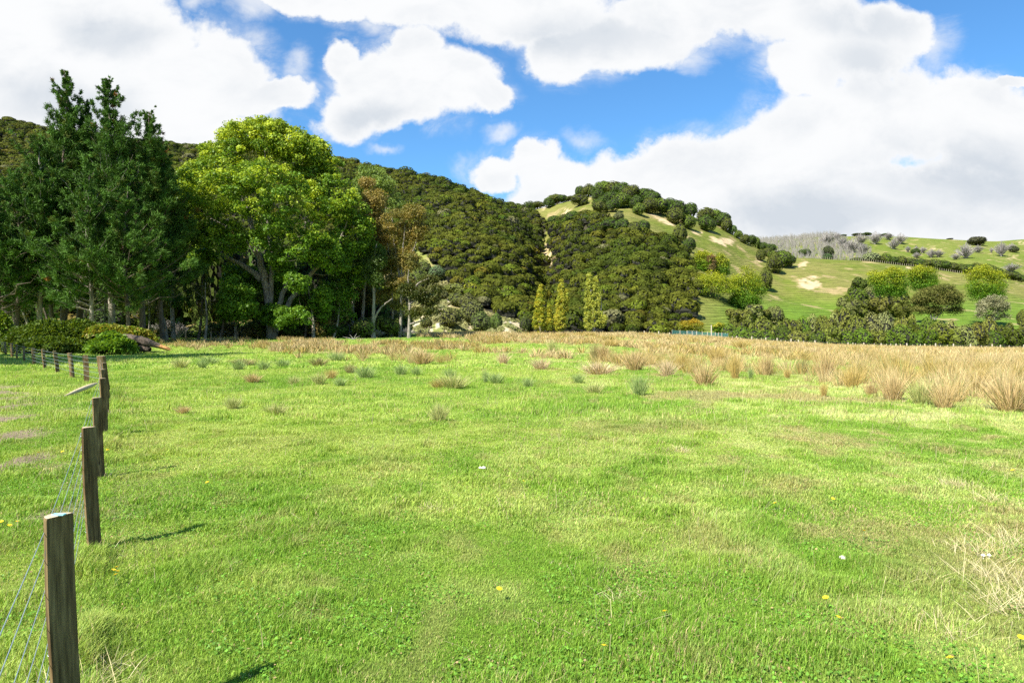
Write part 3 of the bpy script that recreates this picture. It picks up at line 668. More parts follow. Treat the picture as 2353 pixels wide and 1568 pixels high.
# yellow green oaks and the other bigger trees of the right half: built one by one from their own outlines
def tree(name, label, cat, group, px, Y, base_py, lobes, stems, leaf, clump, ncl, nper, colf, mats, trunk_r, seed, depth=0.9, stemdepth=0.25, hang=0.0, nrm_up=0.25, core=True, twigs=True, core_s=0.72, parent_parts=True, asp=0.75, part_trunk='trunk', shell=0.75):
    """lobes: ellipses of the crown (px, py, rx, ry[, depth offset in metres]); stems: polylines of (px, py) up from the ground"""
    g = np.random.default_rng(seed); s = Y/F
    X0 = (px-CX)*s; Z0 = float(gz(X0, Y)); base = np.array([X0, Y, Z0])
    zb = HC+(HY-base_py)*s
    root = empty(name, base, label, cat, group)
    L = []
    for l in lobes:
        off = l[4] if len(l) > 4 else g.uniform(-.35, .35)*l[2]*s
        L.append(((l[0]-CX)*s, Y+off, HC+(HY-l[1])*s, l[2]*s, l[2]*s*depth, l[3]*s))
    L = np.array(L); vol = (L[:, 3]*L[:, 5]); k = g.choice(len(L), ncl, p=vol/vol.sum())
    d = unit(g.normal(size=(ncl, 3))); rr = (shell+(1-shell)*g.random(ncl)**.5)[:, None]*np.where(g.random((ncl, 1)) < 0.25, g.random((ncl, 1))**.4, 1)
    cr = clump*(0.6+0.7*g.random(ncl))
    C = L[k, :3]+d*np.maximum(L[k, 3:6]-cr[:, None]*0.8, 0.1)*rr
    ok = C[:, 2] > Z0+0.5*clump; C = C[ok]; cr = cr[ok]; ncl = len(C)
    # leaves
    kk = np.repeat(np.arange(ncl), nper); dd = unit(g.normal(size=(len(kk), 3))); dd[:, 2] = np.where(g.random(len(kk)) < .6, np.abs(dd[:, 2]), dd[:, 2])
    rad = g.random(len(kk))**.35
    P = C[kk]+dd*(cr[kk]*rad)[:, None]*np.array([1, 1, 0.8]); P[:, 2] -= hang*g.random(len(kk))*cr[kk]
    nn = unit(dd+np.array([0, 0, nrm_up])+0.75*g.normal(size=dd.shape))
    mb = MB(); V, Fq = cards(P, nn, leaf*(0.65+0.7*g.random(len(kk))), asp, g)
    ct = g.random(ncl)
    col = colf(P, ct[kk], g, L); mb.add(V, Fq, np.repeat(col, 4, 0))
    crown = mb.build('crown', [mats[0]], root, loc=base)
    # wood
    wb = MB(); SP = []
    for st in stems:
        pts = np.array([[(q[0]-CX)*s, Y+(g.uniform(-1, 1)*stemdepth*i*1.2 if len(q) < 3 else q[2]), HC+(HY-q[1])*s] for i, q in enumerate(st)])
        t = np.linspace(0, len(pts)-1, len(pts)*4); pp = np.stack([np.interp(t, np.arange(len(pts)), pts[:, a]) for a in range(3)], -1)
        pp[1:-1] = (pp[:-2]+pp[1:-1]*2+pp[2:])/4; pp[:, :2] += g.normal(size=(len(pp), 2))*trunk_r*0.12
        r0 = trunk_r*(1 if st is stems[0] else 0.7)
        pp[0, 2] = min(pp[0, 2], float(gz(pp[0, 0], pp[0, 1]))-.1) if pp[0, 2] < Z0+1.0 else pp[0, 2]
        rad = np.linspace(r0, r0*0.22, len(pp)); rad[0] *= 1.35
        V, Fq = tube(pp, rad, 9); wb.add(V, Fq); SP.append(np.concatenate([pp, rad[:, None]], 1))
    SP = np.concatenate(SP)
    if twigs:
        dS = np.linalg.norm(SP[None, :, :3]-C[:, None], axis=2)+np.where(C[:, None, 2]-SP[None, :, 2] < 0, 2.5, 0)
        order = np.argsort(dS.min(1)); nod = np.concatenate([SP, np.zeros((ncl, 4))]); nn_ = len(SP)
        for q in order:
            c = C[q]; dz = c[2]-nod[:nn_, 2]; dist = np.linalg.norm(nod[:nn_, :3]-c, axis=1)+np.where(dz < 0, -dz*.8, 0)
            j = int(np.argmin(dist)); b = nod[j, :3]; ln = np.linalg.norm(c-b)
            md = b*0.5+c*0.5+np.array([0, 0, -0.05*ln])+g.normal(size=3)*ln*0.07
            r0 = min(nod[j, 3]*0.75, 0.03+0.014*ln); r1 = max(r0*.55, .012); V, Fq = tube([b, md, c], [r0, (r0+r1)/2, r1], 5); wb.add(V, Fq)
            nod[nn_] = (*c, r1); nn_ += 1
    wb.build(part_trunk, [mats[1]], root, loc=base, smooth=True)
    return root
def dist_scale(dz): return np.abs(dz)+1.0
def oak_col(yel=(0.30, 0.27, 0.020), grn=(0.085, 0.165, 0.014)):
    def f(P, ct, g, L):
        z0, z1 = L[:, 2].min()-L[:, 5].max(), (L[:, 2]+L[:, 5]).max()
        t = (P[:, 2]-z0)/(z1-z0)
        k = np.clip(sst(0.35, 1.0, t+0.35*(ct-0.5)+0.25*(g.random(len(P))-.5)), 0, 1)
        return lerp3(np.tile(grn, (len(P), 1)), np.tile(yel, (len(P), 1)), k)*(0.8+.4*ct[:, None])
    return f
def flat_col(c, c2=None, v=0.35):
    def f(P, ct, g, L):
        a = np.tile(c, (len(P), 1)); b = np.tile(c2 if c2 is not None else c, (len(P), 1))
        return lerp3(a, b, np.clip(ct+0.3*(g.random(len(P))-.5), 0, 1))*(1-v/2+v*g.random((len(P), 1)))
    return f
def yof(px, py, a=180, b=1000): return locate(px, py, a, b)[1]
OAKM = (M_LEAF, M_DBARK)
def oak(label, cx, cy, w, h, basepy, seed, yel=(0.28,0.29,0.020), grn=(0.085,0.18,0.014), Y=None, group=None, nm='oak_tree', ncl=190, nper=90, leaf=0.42):
    Y = Y or yof(cx, basepy); g = np.random.default_rng(seed)
    lobes = [(cx, cy, w*.40, h*.42, 0)]
    for k in range(7):
        a = 6.28*k/7+g.random()*.5; lobes.append((cx+math.cos(a)*w*.27, cy+math.sin(a)*h*.25, w*.22*(0.85+.35*g.random()), h*.24*(.85+.35*g.random())))
    lobes += [(cx, cy+h*.28, w*.38, h*.26, -.5), (cx-w*.2, cy+h*.3, w*.22, h*.2, 0), (cx+w*.2, cy+h*.3, w*.22, h*.2, 0)]
    stems = [[(cx, basepy), (cx, cy+h*.2), (cx+3, cy-h*.2)], [(cx, basepy-h*.1), (cx-w*.2, cy)], [(cx, basepy-h*.1), (cx+w*.2, cy)]]
    s = Y/F
    return tree(nm, label, 'tree', group, cx, Y, basepy, lobes, stems, leaf, max(w, h)*s*.14, ncl, nper, oak_col(yel, grn), OAKM, 0.3, seed)
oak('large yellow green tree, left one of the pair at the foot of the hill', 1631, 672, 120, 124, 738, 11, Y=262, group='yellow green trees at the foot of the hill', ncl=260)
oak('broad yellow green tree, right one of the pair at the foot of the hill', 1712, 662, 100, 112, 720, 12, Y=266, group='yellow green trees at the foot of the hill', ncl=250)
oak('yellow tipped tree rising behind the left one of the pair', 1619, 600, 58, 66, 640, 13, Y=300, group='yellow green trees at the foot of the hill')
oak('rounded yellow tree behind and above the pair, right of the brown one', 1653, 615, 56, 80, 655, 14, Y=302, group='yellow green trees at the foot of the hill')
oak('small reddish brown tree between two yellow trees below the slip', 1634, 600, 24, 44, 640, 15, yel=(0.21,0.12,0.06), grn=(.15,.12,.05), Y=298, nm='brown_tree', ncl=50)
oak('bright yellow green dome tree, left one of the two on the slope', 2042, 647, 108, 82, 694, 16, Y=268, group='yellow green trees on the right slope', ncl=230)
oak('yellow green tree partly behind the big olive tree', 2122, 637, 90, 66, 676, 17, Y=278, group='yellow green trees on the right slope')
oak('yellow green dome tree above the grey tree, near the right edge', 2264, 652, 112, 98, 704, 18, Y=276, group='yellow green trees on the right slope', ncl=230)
oak('low orange tipped shrub behind the green netting yard', 1592, 750, 74, 38, 768, 19, yel=(.34,.23,.02), grn=(.15,.2,.02), Y=196, nm='shrub', ncl=80, leaf=.3)
oak('yellowish shrub between the netting yard and the scrub', 1650, 752, 42, 28, 768, 20, yel=(.30,.28,.03), Y=196, nm='shrub', ncl=50, leaf=.3)
def umbrella(name, label, cx, cy, w, h, basepy, Y, seed, c1, c2, ncl=170, nper=90, leaf=.36):
    g = np.random.default_rng(seed); lobes = [(cx, cy, w*.36, h*.36, 0)]
    lobes.append((cx, cy-h*.1, w*.3, h*.3, -2))
    for k in range(9):
        a = math.pi*(k+.5)/9; lobes.append((cx-math.cos(a)*w*.32, cy+h*.1-math.sin(a)*h*.28, w*.18, h*.17))
    lobes += [(cx-w*.3, cy+h*.22, w*.17, h*.13), (cx+w*.3, cy+h*.22, w*.17, h*.13), (cx, cy+h*.25, w*.2, h*.14)]
    stems = [[(cx-w*.08, basepy), (cx-w*.1, cy+h*.25), (cx-w*.2, cy)], [(cx-w*.08, basepy-4), (cx, cy+h*.2), (cx+w*.1, cy-h*.15)], [(cx-w*.05, basepy-6), (cx+w*.15, cy+h*.15), (cx+w*.28, cy)]]
    return tree(name, label, 'tree', None, cx, Y, basepy, lobes, stems, leaf, w*Y/F*.1, ncl, nper, flat_col(c1, c2), (M_BUSH, M_TWIG), .3, seed)
umbrella('spreading_tree', 'widest olive brown spreading tree on the right slope below the yellow trees', 2152, 690, 140, 106, 742, 222, 31, (.070,.080,.020), (.12,.11,.035), 330)
umbrella('lichen_tree', 'pale grey lichen covered tree with thin crown near the right edge', 2280, 708, 94, 92, 752, 218, 32, (.26,.24,.18), (.12,.12,.06), 190, 60, .34)

# scrub along the back of the paddock, each bush its own object
SCRUB = [z6(720,1190,230,150), z6(860,1150,200,160), z6(980,1180,170,130), z6(1110,1180,150,190,'tall'), z6(700,1290,200,160), z6(830,1270,200,180), z6(960,1280,200,160), z6(1070,1330,200,170), z6(1180,1370,170,150), z6(600,1340,180,130), z6(740,1370,190,130), z6(880,1390,200,120), z6(1000,1400,170,110),
  z6(1290,1310,190,180), z6(1390,1280,170,160), z6(1500,1270,160,180), z6(1620,1290,170,180), z6(1720,1260,160,190), z6(1800,1200,170,220), z6(1870,1060,140,190,'ragged',OLIVE), z6(1330,1410,190,120), z6(1450,1410,180,120), z6(1570,1420,180,130), z6(1690,1410,180,140), z6(1800,1390,160,160),
  z7(450,860,210,180,'round',(.075,.09,.030)), z7(390,990,210,200), z7(560,970,220,190), z7(320,1110,220,220), z7(240,1230,220,200), z7(470,1110,200,200), z7(620,1110,240,220,'round',(.15,.13,.05)), z7(830,1060,260,240,'round',(.12,.12,.04)), z7(900,1130,180,150), z7(720,1240,200,170,'ragged',(.20,.19,.13)), z7(560,1260,210,200,'round',(.19,.17,.10)), z7(400,1290,220,210), z7(90,1290,220,180), z7(150,1400,230,200), z7(300,1440,200,170,'round',MOSS), z7(450,1420,220,190), z7(600,1430,230,190), z7(740,1440,200,190,'round',MOSS), z7(870,1400,240,230), z7(900,1260,200,150),
  z7(1020,1320,220,180,'round',OLIVE), z7(1160,1290,200,150), z7(1290,1330,220,160), z7(1420,1320,190,150,'round',(.20,.17,.10)), z7(1000,1450,220,170), z7(1150,1440,240,190,'round',MOSS), z7(1310,1440,260,190,'round',(.12,.125,.022)), z7(1450,1420,200,190), z7(1580,1400,220,220), z7(1700,1380,220,230,'round',BROWN), z7(1810,1290,180,160), z7(1760,1470,220,130), z7(1860,1440,220,190), z7(2000,1350,180,160), z7(2040,1430,260,200,'round',OLIVE), z7(2140,1450,220,190), z7(2180,1200,90,150), z7(2230,1290,140,160), z7(2260,1420,200,220)]
def build_scrub():
    items = sorted(SCRUB)
    g = np.random.default_rng(9)
    cols = [(.080,.105,.022), (.105,.105,.032), (.135,.125,.045), (.082,.118,.022), (.115,.12,.038), (.165,.16,.085)]
    for i, it in enumerate(items):
        px, py, w, h = it[:4]; bpy_ = py+h*.5
        Y = 166+ max(0, 790-bpy_)*0.85
        if bpy_ < 752: Y = max(Y, locate(px, bpy_+4, 200, 400)[1]); w *= 1.12
        X = (px-CX)*Y/F; z = float(gz(X, Y)); s = Y/F
        zt = HC+(HY-(py-h*.5))*s
        col = it[5] if len(it) > 5 else cols[i % 6]
        v = g.uniform(.75, 1.2); col = (col[0]*v*.92, col[1]*v, col[2]*v*.65)
        zz = min(z, HC+(HY-(py+h*.65))*s)
        small_tree('low' if i % 7 == 0 else 'ragged' if (i % 3 and h < w*.95) else 'round', i % 7, (X, Y, max(z-1.0, zz)), w*s*1.1, (zt-max(z-1.0, zz))*1.05, col, 'scrub_tree',
                   'olive brown scrub tree behind the far fence, {} from the left of the scrub belt'.format(ordn(i)), 'scrub tree', 'scrub belt behind the paddock', M_TWIG)
build_scrub()

# ================================================================ the left hand trees
POPM = (M_LEAF, M_BARK)
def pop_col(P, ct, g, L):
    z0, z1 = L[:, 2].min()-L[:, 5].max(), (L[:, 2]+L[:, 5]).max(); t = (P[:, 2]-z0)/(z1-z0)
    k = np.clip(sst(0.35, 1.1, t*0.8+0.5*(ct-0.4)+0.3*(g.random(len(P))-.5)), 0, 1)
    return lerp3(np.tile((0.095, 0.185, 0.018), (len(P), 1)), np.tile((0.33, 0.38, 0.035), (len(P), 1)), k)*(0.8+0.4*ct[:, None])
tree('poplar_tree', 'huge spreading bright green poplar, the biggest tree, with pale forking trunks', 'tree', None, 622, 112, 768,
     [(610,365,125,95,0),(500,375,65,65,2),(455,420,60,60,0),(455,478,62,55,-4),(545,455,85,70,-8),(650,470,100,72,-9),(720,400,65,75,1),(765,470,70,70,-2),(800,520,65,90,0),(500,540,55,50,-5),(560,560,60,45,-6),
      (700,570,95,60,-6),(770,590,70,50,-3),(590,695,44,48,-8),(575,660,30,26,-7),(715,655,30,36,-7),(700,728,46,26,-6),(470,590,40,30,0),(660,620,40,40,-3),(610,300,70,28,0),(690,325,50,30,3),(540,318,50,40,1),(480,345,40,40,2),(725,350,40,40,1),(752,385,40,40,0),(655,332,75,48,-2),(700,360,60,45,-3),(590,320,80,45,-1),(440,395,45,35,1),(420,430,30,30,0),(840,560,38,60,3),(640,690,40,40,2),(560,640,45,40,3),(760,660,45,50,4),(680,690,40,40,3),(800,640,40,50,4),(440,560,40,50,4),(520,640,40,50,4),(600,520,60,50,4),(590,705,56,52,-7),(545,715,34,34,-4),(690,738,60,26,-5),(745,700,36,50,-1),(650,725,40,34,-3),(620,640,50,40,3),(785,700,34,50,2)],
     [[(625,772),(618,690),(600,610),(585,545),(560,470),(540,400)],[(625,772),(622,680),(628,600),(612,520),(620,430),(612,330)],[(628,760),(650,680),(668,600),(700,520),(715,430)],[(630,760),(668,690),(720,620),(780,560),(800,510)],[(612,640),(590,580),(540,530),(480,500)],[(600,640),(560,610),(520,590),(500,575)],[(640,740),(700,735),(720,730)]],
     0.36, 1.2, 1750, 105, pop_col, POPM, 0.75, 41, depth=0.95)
def pine(px, Y, top_py, seed, label, wid=6.2, lean=0.0, base_py=768, cb=0.20, col=(0.055,0.112,0.020), group='dark pines at the left', nm='pine_tree'):
    g = np.random.default_rng(seed); s = Y/F; X = (px-CX)*s; Z0 = float(gz(X, Y)); H = HC+(HY-top_py)*s-Z0
    root = empty(nm, (X, Y, Z0), label, 'tree', group); base = np.array([X, Y, Z0])
    tz = np.linspace(-.2, H, 24); tx = lean*tz+0.25*np.sin(tz*0.3+seed); ty = 0.2*np.cos(tz*.25+seed)
    TP = np.stack([tx, ty, tz], -1); wb = MB(); V, Fq = tube(TP, np.linspace(H*.013, 0.05, 24)+0.02, 8); wb.add(V, Fq)
    C = []; D = []; Bn = []; z = H*cb; br = []
    while z < H*0.985:
        t = z/H; rl = wid*(1.12*(1-t)**1.05)*(0.45+0.75*sst(cb-.08, .34, t)) + 0.42
        nb = g.integers(3, 6) if t < .8 else g.integers(2, 5)
        for _ in range(nb):
            a = g.random()*6.28; ln = rl*g.choice([.55, .8, 1.0, 1.3])*g.uniform(0.8, 1.15); up = 0.05+1.1*t**1.5+g.uniform(-.12, .2)
            dr = np.array([math.cos(a), math.sin(a), 0.]); p0 = np.array([np.interp(z, tz, tx), np.interp(z, tz, ty), z])
            q = np.linspace(0, 1, 6)[:, None]; pts = p0+dr*ln*q+np.array([0, 0, 1.])*(ln*(up*q+0.25*q**2))+g.normal(size=(6, 3))*0.05*ln*q
            V, Fq = tube(pts, np.linspace(.02+.012*ln, .015, 6), 4); wb.add(V, Fq)
            dead = t < cb+.14 and g.random() < .5
            if dead: continue
            nt = int(4+ln*2.4); qq = g.uniform(.22, 1.03, nt)
            side = np.cross(dr, [0, 0, 1.]); off = g.normal(size=nt)*0.16*ln*(1.1-qq*.7)
            c = np.stack([np.interp(qq, q[:, 0], pts[:, k]) for k in range(3)], -1)+side*off[:, None]; c[:, 2] += g.normal(size=nt)*.18+.1
            C.append(c); Bn.append(np.tile(dr*0.8+np.array([0, 0, .55+.5*t]), (nt, 1)))
        z += g.uniform(.45, .95)*(1.15-t*.45)
    C = np.concatenate(C); Bn = unit(np.concatenate(Bn)); npn = 30
    k = np.repeat(np.arange(len(C)), npn); d = unit(Bn[k]*0.9+g.normal(size=(len(k), 3))*0.75+np.array([.15, 0, 0])); ln = (g.uniform(.28, .62, len(k))*np.clip(.55+(H-C[k, 2])/12, .55, 1.1))[:, None]
    b = C[k]+g.normal(size=(len(k), 3))*(0.15*np.clip(.4+(H-C[k, 2])/12, .4, 1.2))[:, None]; sd = unit(np.cross(d, g.normal(size=d.shape)))*0.055
    V = np.stack([b-sd, b+sd, b+d*ln], 1).reshape(-1, 3); ct = g.random(len(C))[k]
    c2 = np.tile(col, (len(k), 1))*(0.65+0.9*ct[:, None]); rust = ct > .994; c2[rust] = (.16, .075, .02)
    yl = (ct > .80) & (ct < .86); c2[yl] = (.085, .11, .02)
    mb = MB().add(V, np.arange(len(k)*3).reshape(-1, 3), np.repeat(c2, 3, 0)); mb.build('crown', [M_NEED], root)
    wb.build('trunk', [M_DBARK if seed % 3 else M_BARK], root, smooth=True); return root
pine(148, 95, 162, 61, 'tallest pine, its thin ragged twin tip highest of all', 6.5, 0.0)
pine(178, 97, 235, 62, 'shorter second spire leaning against the right side of the tallest pine', 5.0, 0.03)
pine(252, 94, 186, 63, 'dense pointed pine with bushy top, second highest of the pines', 7.2)
pine(322, 96, 258, 64, 'pine with a bent tip leaning to the right, between the bushy pine and the poplar', 6.0, 0.05)
pine(372, 99, 330, 65, 'low dark pine nearest to the poplar on its left side', 5.0)
pine(96, 91, 330, 66, 'pine in front below and left of the tallest one', 6.5)
pine(42, 90, 395, 67, 'short pine at the left, its top below the ridge line', 6.0)
pine(-8, 86, 440, 68, 'pine cut by the left edge of the picture', 6.0)
pine(205, 86, 400, 69, 'front pine in the gap between the two highest spires', 6.2)
pine(290, 87, 440, 70, 'front pine low down between bushy pine and bent pine', 6.0)
pine(120, 104, 380, 71, 'rear pine hidden in the row behind the tallest pine', 6.0)
pine(400, 106, 400, 72, 'dark rear pine at the edge of the poplar crown', 5.5)
pine(20, 101, 470, 73, 'rear pine low in the left corner of the row', 6.0)
# trees outside the frame on the left throw the shade that lies over the fence and the brush heap
for i, (x, y, h) in enumerate([(-45, 41.5, 31), (-50, 36, 28), (-60, 40, 29), (-71, 43, 29), (-64, 33, 26)]):
    s_ = y/F; px_ = CX+x/s_; tp = HY-(h-HC)/s_
    pine(px_, y, tp, 80+i, 'pine standing left of the frame, {} of those shading the fence'.format(ORD[i]), 8.6, group='pines left of the frame', nm='pine_tree')

def gum(label, px, Y, lobes, stems, seed, c1, c2, ncl=90, r=0.28, name='gum_tree', group='gum trees right of the poplar', leaf=.32, nper=100, clump=1.05, bark=M_BARK):
    return tree(name, label, 'tree', group, px, Y, 768, lobes, stems, leaf, clump, int(ncl*1.7), nper, flat_col(c1, c2), (M_LEAF, bark), r, seed, hang=0.5, nrm_up=.1, asp=.5)
DG = (.045, .075, .016); MG = (.085, .135, .03); OR = (.24, .18, .055); YG = (.19, .26, .065); BR = (.22, .18, .06)
gum('tall green gum with rounded top just right of the poplar', 858, 124, [(850,392,42,24),(880,425,38,30),(905,465,26,28),(840,430,40,36),(865,520,50,50)], [[(858,768),(860,650),(858,540),(855,430)],[(860,600),(880,520),(890,450)]], 101, YG, MG, 120)
gum('rust tinted gum between the green gum and the orange one', 868, 118, [(862,460,38,34),(850,500,40,40),(875,560,32,50),(845,420,26,20)], [[(831,768),(838,640),(850,540),(860,470)],[(845,620),(870,540)]], 102, OR, BR, 90)
gum('orange brown topped gum standing furthest right of the row', 925, 116, [(905,505,36,32),(950,490,34,30),(968,530,24,30),(930,540,46,40),(915,590,36,34),(940,600,34,30),(925,650,40,30)], [[(919,768),(921,680),(925,600),(930,510)],[(921,660),(905,560),(900,500)],[(923,640),(955,560),(962,520)]], 103, OR, (.13,.13,.035), 135, nper=80)
gum('thin gum with grey trunk and sparse leaves left of the orange one', 899, 117, [(890,600,36,34),(905,650,34,28),(880,680,24,24),(915,700,24,18)], [[(901,768),(902,700),(898,620),(892,560)],[(901,710),(885,670),(880,640)]], 104, (.12,.14,.035), BR, 60, r=.2)
gum('dark leaning gum with low branches sweeping right over the slip', 941, 112, [(958,672,34,22),(985,690,30,18),(1002,664,24,15),(960,716,40,16),(1000,712,22,12),(935,660,24,20),(985,640,28,15)], [[(939,768),(941,700),(938,650),(940,620)],[(940,745),(975,735),(1010,715)],[(940,700),(970,675),(1005,665)],[(940,680),(960,650),(985,640)]], 105, (.04,.06,.014), (.085,.085,.02), 105, r=.26, nper=75)
gum('dark gum under the right side of the poplar crown', 810, 121, [(815,600,36,60),(800,540,30,50),(840,610,30,50),(790,660,26,30)], [[(809,768),(812,660),(815,560)],[(812,640),(835,590)]], 106, DG, MG, 100)
gum('gum with pale straight trunk, second from the green gum on its left', 831, 126, [(835,640,28,36),(850,680,24,24),(826,690,20,24)], [[(831,768),(832,650),(834,560)]], 107, DG, BR, 55)
gum('slim dark gum with bare lower trunk behind the poplar', 789, 128, [(780,620,34,50),(760,600,30,40)], [[(789,768),(788,650),(785,560)]], 108, DG, DG, 70)
gum('gum with a forked pale trunk right of the poplar crown', 858, 113, [(866,640,22,24),(848,610,24,30),(870,590,22,34)], [[(857,768),(859,700),(857,620),(866,560)],[(858,735),(875,705),(900,685)]], 109, DG, MG, 50, r=.34)
# darker understorey between and behind
UND = [(395,560,90,150),(440,640,110,140),(480,660,90,150),(520,620,110,170),(565,610,90,150),(620,650,110,190),(670,670,100,170),(740,660,110,170),(790,690,80,130),(850,700,70,110),(420,720,80,80),(350,650,100,180),(280,660,100,160),(210,660,100,170),(140,660,110,180),(80,660,100,180),(20,660,110,190),(-20,650,90,200),(500,730,70,60),(555,740,60,50),(650,740,70,60),(740,735,80,70),(800,745,60,50),(880,735,70,60),(470,500,90,120),(830,760,50,40),(330,740,80,60),(240,735,80,70),(160,740,80,60),(60,740,80,70)]
for i, (cx, cy, w, h) in enumerate(sorted(UND)):
    Y = 118+(i*7) % 23+(8 if h > 120 else 0); s = Y/F; X = (cx-CX)*s; z = float(gz(X, Y)); zt = HC+(HY-(cy-h/2))*s
    small_tree(('tall', 'round')[i % 2], i % 3, (X, Y, z), w*s*1.35, (zt-z)*1.05, [(.050,.085,.018), (.15,.11,.035), (.075,.10,.022), (.045,.075,.016)][i % 4], 'understorey_tree',
               'dark leafy tree filling the shade behind the pines and poplar, {} from the left'.format(ordn(i)), 'tree', 'shaded trees behind the pines and poplar')
# bare trunks seen in the shade
for i, px in enumerate([30, 74, 118, 186, 196, 232, 262, 340, 372, 384, 455, 470, 505, 540, 700, 720, 751, 765]):
    g = np.random.default_rng(300+i); Y = 100+g.random()*14; b = at(px, Y); h = 6+g.random()*5
    root = empty('bare_trunk_tree', b, 'slender trunk in the dark below the tall trees, {} from the left'.format(ordn(i)), 'tree', 'slender trunks under the tall trees')
    wb = MB(); n = 8; q = np.linspace(0, 1, n); pts = np.stack([g.normal()*1.0*q+.2*np.sin(q*5), g.normal()*.6*q, q*h-.1], -1)
    V, Fq = tube(pts, np.linspace(.2+.1*g.random(), .06, n), 7); wb.add(V, Fq)
    lb = MB()
    for k in range(12):
        j = 0.25+0.7*g.random(); p = np.array([np.interp(j, q, pts[:, a]) for a in range(3)]); d = unit(np.array([g.normal(), g.normal(), .35]))
        e = p+d*g.uniform(.8, 2.6); V, Fq = tube([p, (p+e)/2+[0, 0, .1], e], [.035, .025, .008], 4); wb.add(V, Fq)
        c = e+g.normal(size=(60, 3))*.4; V, Fq = cards(c, unit(g.normal(size=(60, 3))), .22, .6, g); lb.add(V, Fq, np.tile((.075, .075, .022), (240, 1)))
    wb.build('trunk', [M_BARK if i % 2 else M_DBARK], root, smooth=True); lb.build('crown', [M_LEAF], root)

g = np.random.default_rng(333)
for i, px in enumerate(np.linspace(372, 930, 46)):
    px = px+g.uniform(-6, 6); Y = 113+g.random()*12; b = at(px, Y); s = Y/F; w = (30+34*g.random())*s*1.3; h = (22+34*g.random())*s
    small_tree(('ragged', 'round', 'bare')[int(g.integers(0, 5)) % 3 if g.random() < .9 else 2], int(g.integers(0, 3)), b, w, h, [(.07,.11,.022), (.16,.12,.045), (.10,.125,.03), (.22,.17,.08)][i % 4], 'low_bush',
               'low bush in the shade at the foot of the tall trees, {} from the left'.format(ordn(i)), 'bush', 'low bushes under the tall trees')
# three autumn lombardy poplars
def lombardy(label, px, top, w, seed, lobes, c1, c2, Y=182, stems=None):
    return tree('lombardy_poplar', label, 'tree', 'slim yellowing poplars in front of the bush', px, Y, 766, lobes, stems or [[(px,768),(px,700),(px+1,top+12)],[(px,750),(px+w*.2,690),(px+w*.15,top+60)],[(px,750),(px-w*.2,700),(px-w*.15,top+60)]],
                .32, 0.62, 300, 60, flat_col(c1, c2), (M_LEAF, M_TWIG), .3, seed, hang=-.6, nrm_up=0.0, depth=1.0, asp=.6)
YE = (.40, .35, .035); YL = (.21, .27, .03)
lombardy('narrow yellow poplar, left of the three, with a small side spire', 1241, 650, 34, 201, [(1242,664,6,16,0),(1241,682,10,22,0),(1240,708,15,30,0),(1239,740,19,32,0),(1261,720,7,30,0),(1260,745,10,22,0)], YE, YL)
lombardy('narrow golden poplar, middle of the three', 1289, 642, 32, 202, [(1290,654,5,14,0),(1289,672,10,22,0),(1290,700,15,32,0),(1287,738,17,32,0),(1301,690,7,30,0)], (.40,.35,.045), (.26,.30,.04))
lombardy('widest of the three narrow poplars, half bare with pale branches', 1365, 630, 50, 203, [(1353,650,9,24,0),(1362,680,13,36,0),(1366,725,16,32,0),(1350,700,13,34,0),(1352,742,14,26,0),(1368,655,9,26,0),(1374,690,9,30,0),(1382,735,15,24,0)], (.30,.34,.07), (.36,.36,.06),
         stems=[[(1364,768),(1362,710),(1353,640)],[(1364,760),(1372,700),(1370,635)],[(1366,755),(1382,710),(1380,680)]])
# shrubs on and under the slip
SS = [(1003,632,36,34,(.10,.14,.07)),(960,655,50,60,(.07,.085,.02)),(975,620,36,34,(.075,.09,.022)),(1045,668,60,26,(.14,.15,.04)),(1075,700,40,40,(.09,.09,.03)),(1105,745,44,44,(.075,.095,.03)),(1085,720,50,50,(.10,.105,.035)),(1140,742,26,34,(.085,.12,.03)),(1035,735,44,44,(.12,.12,.04)),(980,745,24,26,(.085,.09,.025)),(1205,748,24,34,(.06,.075,.02)),(1050,690,34,30,(.10,.11,.03)),(895,660,50,50,(.15,.12,.06)),(900,620,40,36,(.12,.12,.04)),(880,730,50,50,(.11,.10,.04)),(1110,690,30,22,(.10,.11,.03)),(938,600,40,40,(.08,.09,.03)),(1015,680,28,22,(.13,.13,.05)),(1150,720,24,18,(.08,.10,.03))]
for i, (px, py, w, h, c) in enumerate(sorted(SS)):
    p = locate(px, min(py+h*.45, 764), 172, 330); s = p[1]/F
    small_tree('round' if i % 2 else 'low', i % 3, p, w*s*1.15, h*s*1.15, c, 'slip_shrub', 'shrub growing on the crumbling pale bank, {} from the left'.format(ordn(i)), 'shrub', 'shrubs on the crumbling bank', M_TWIG)

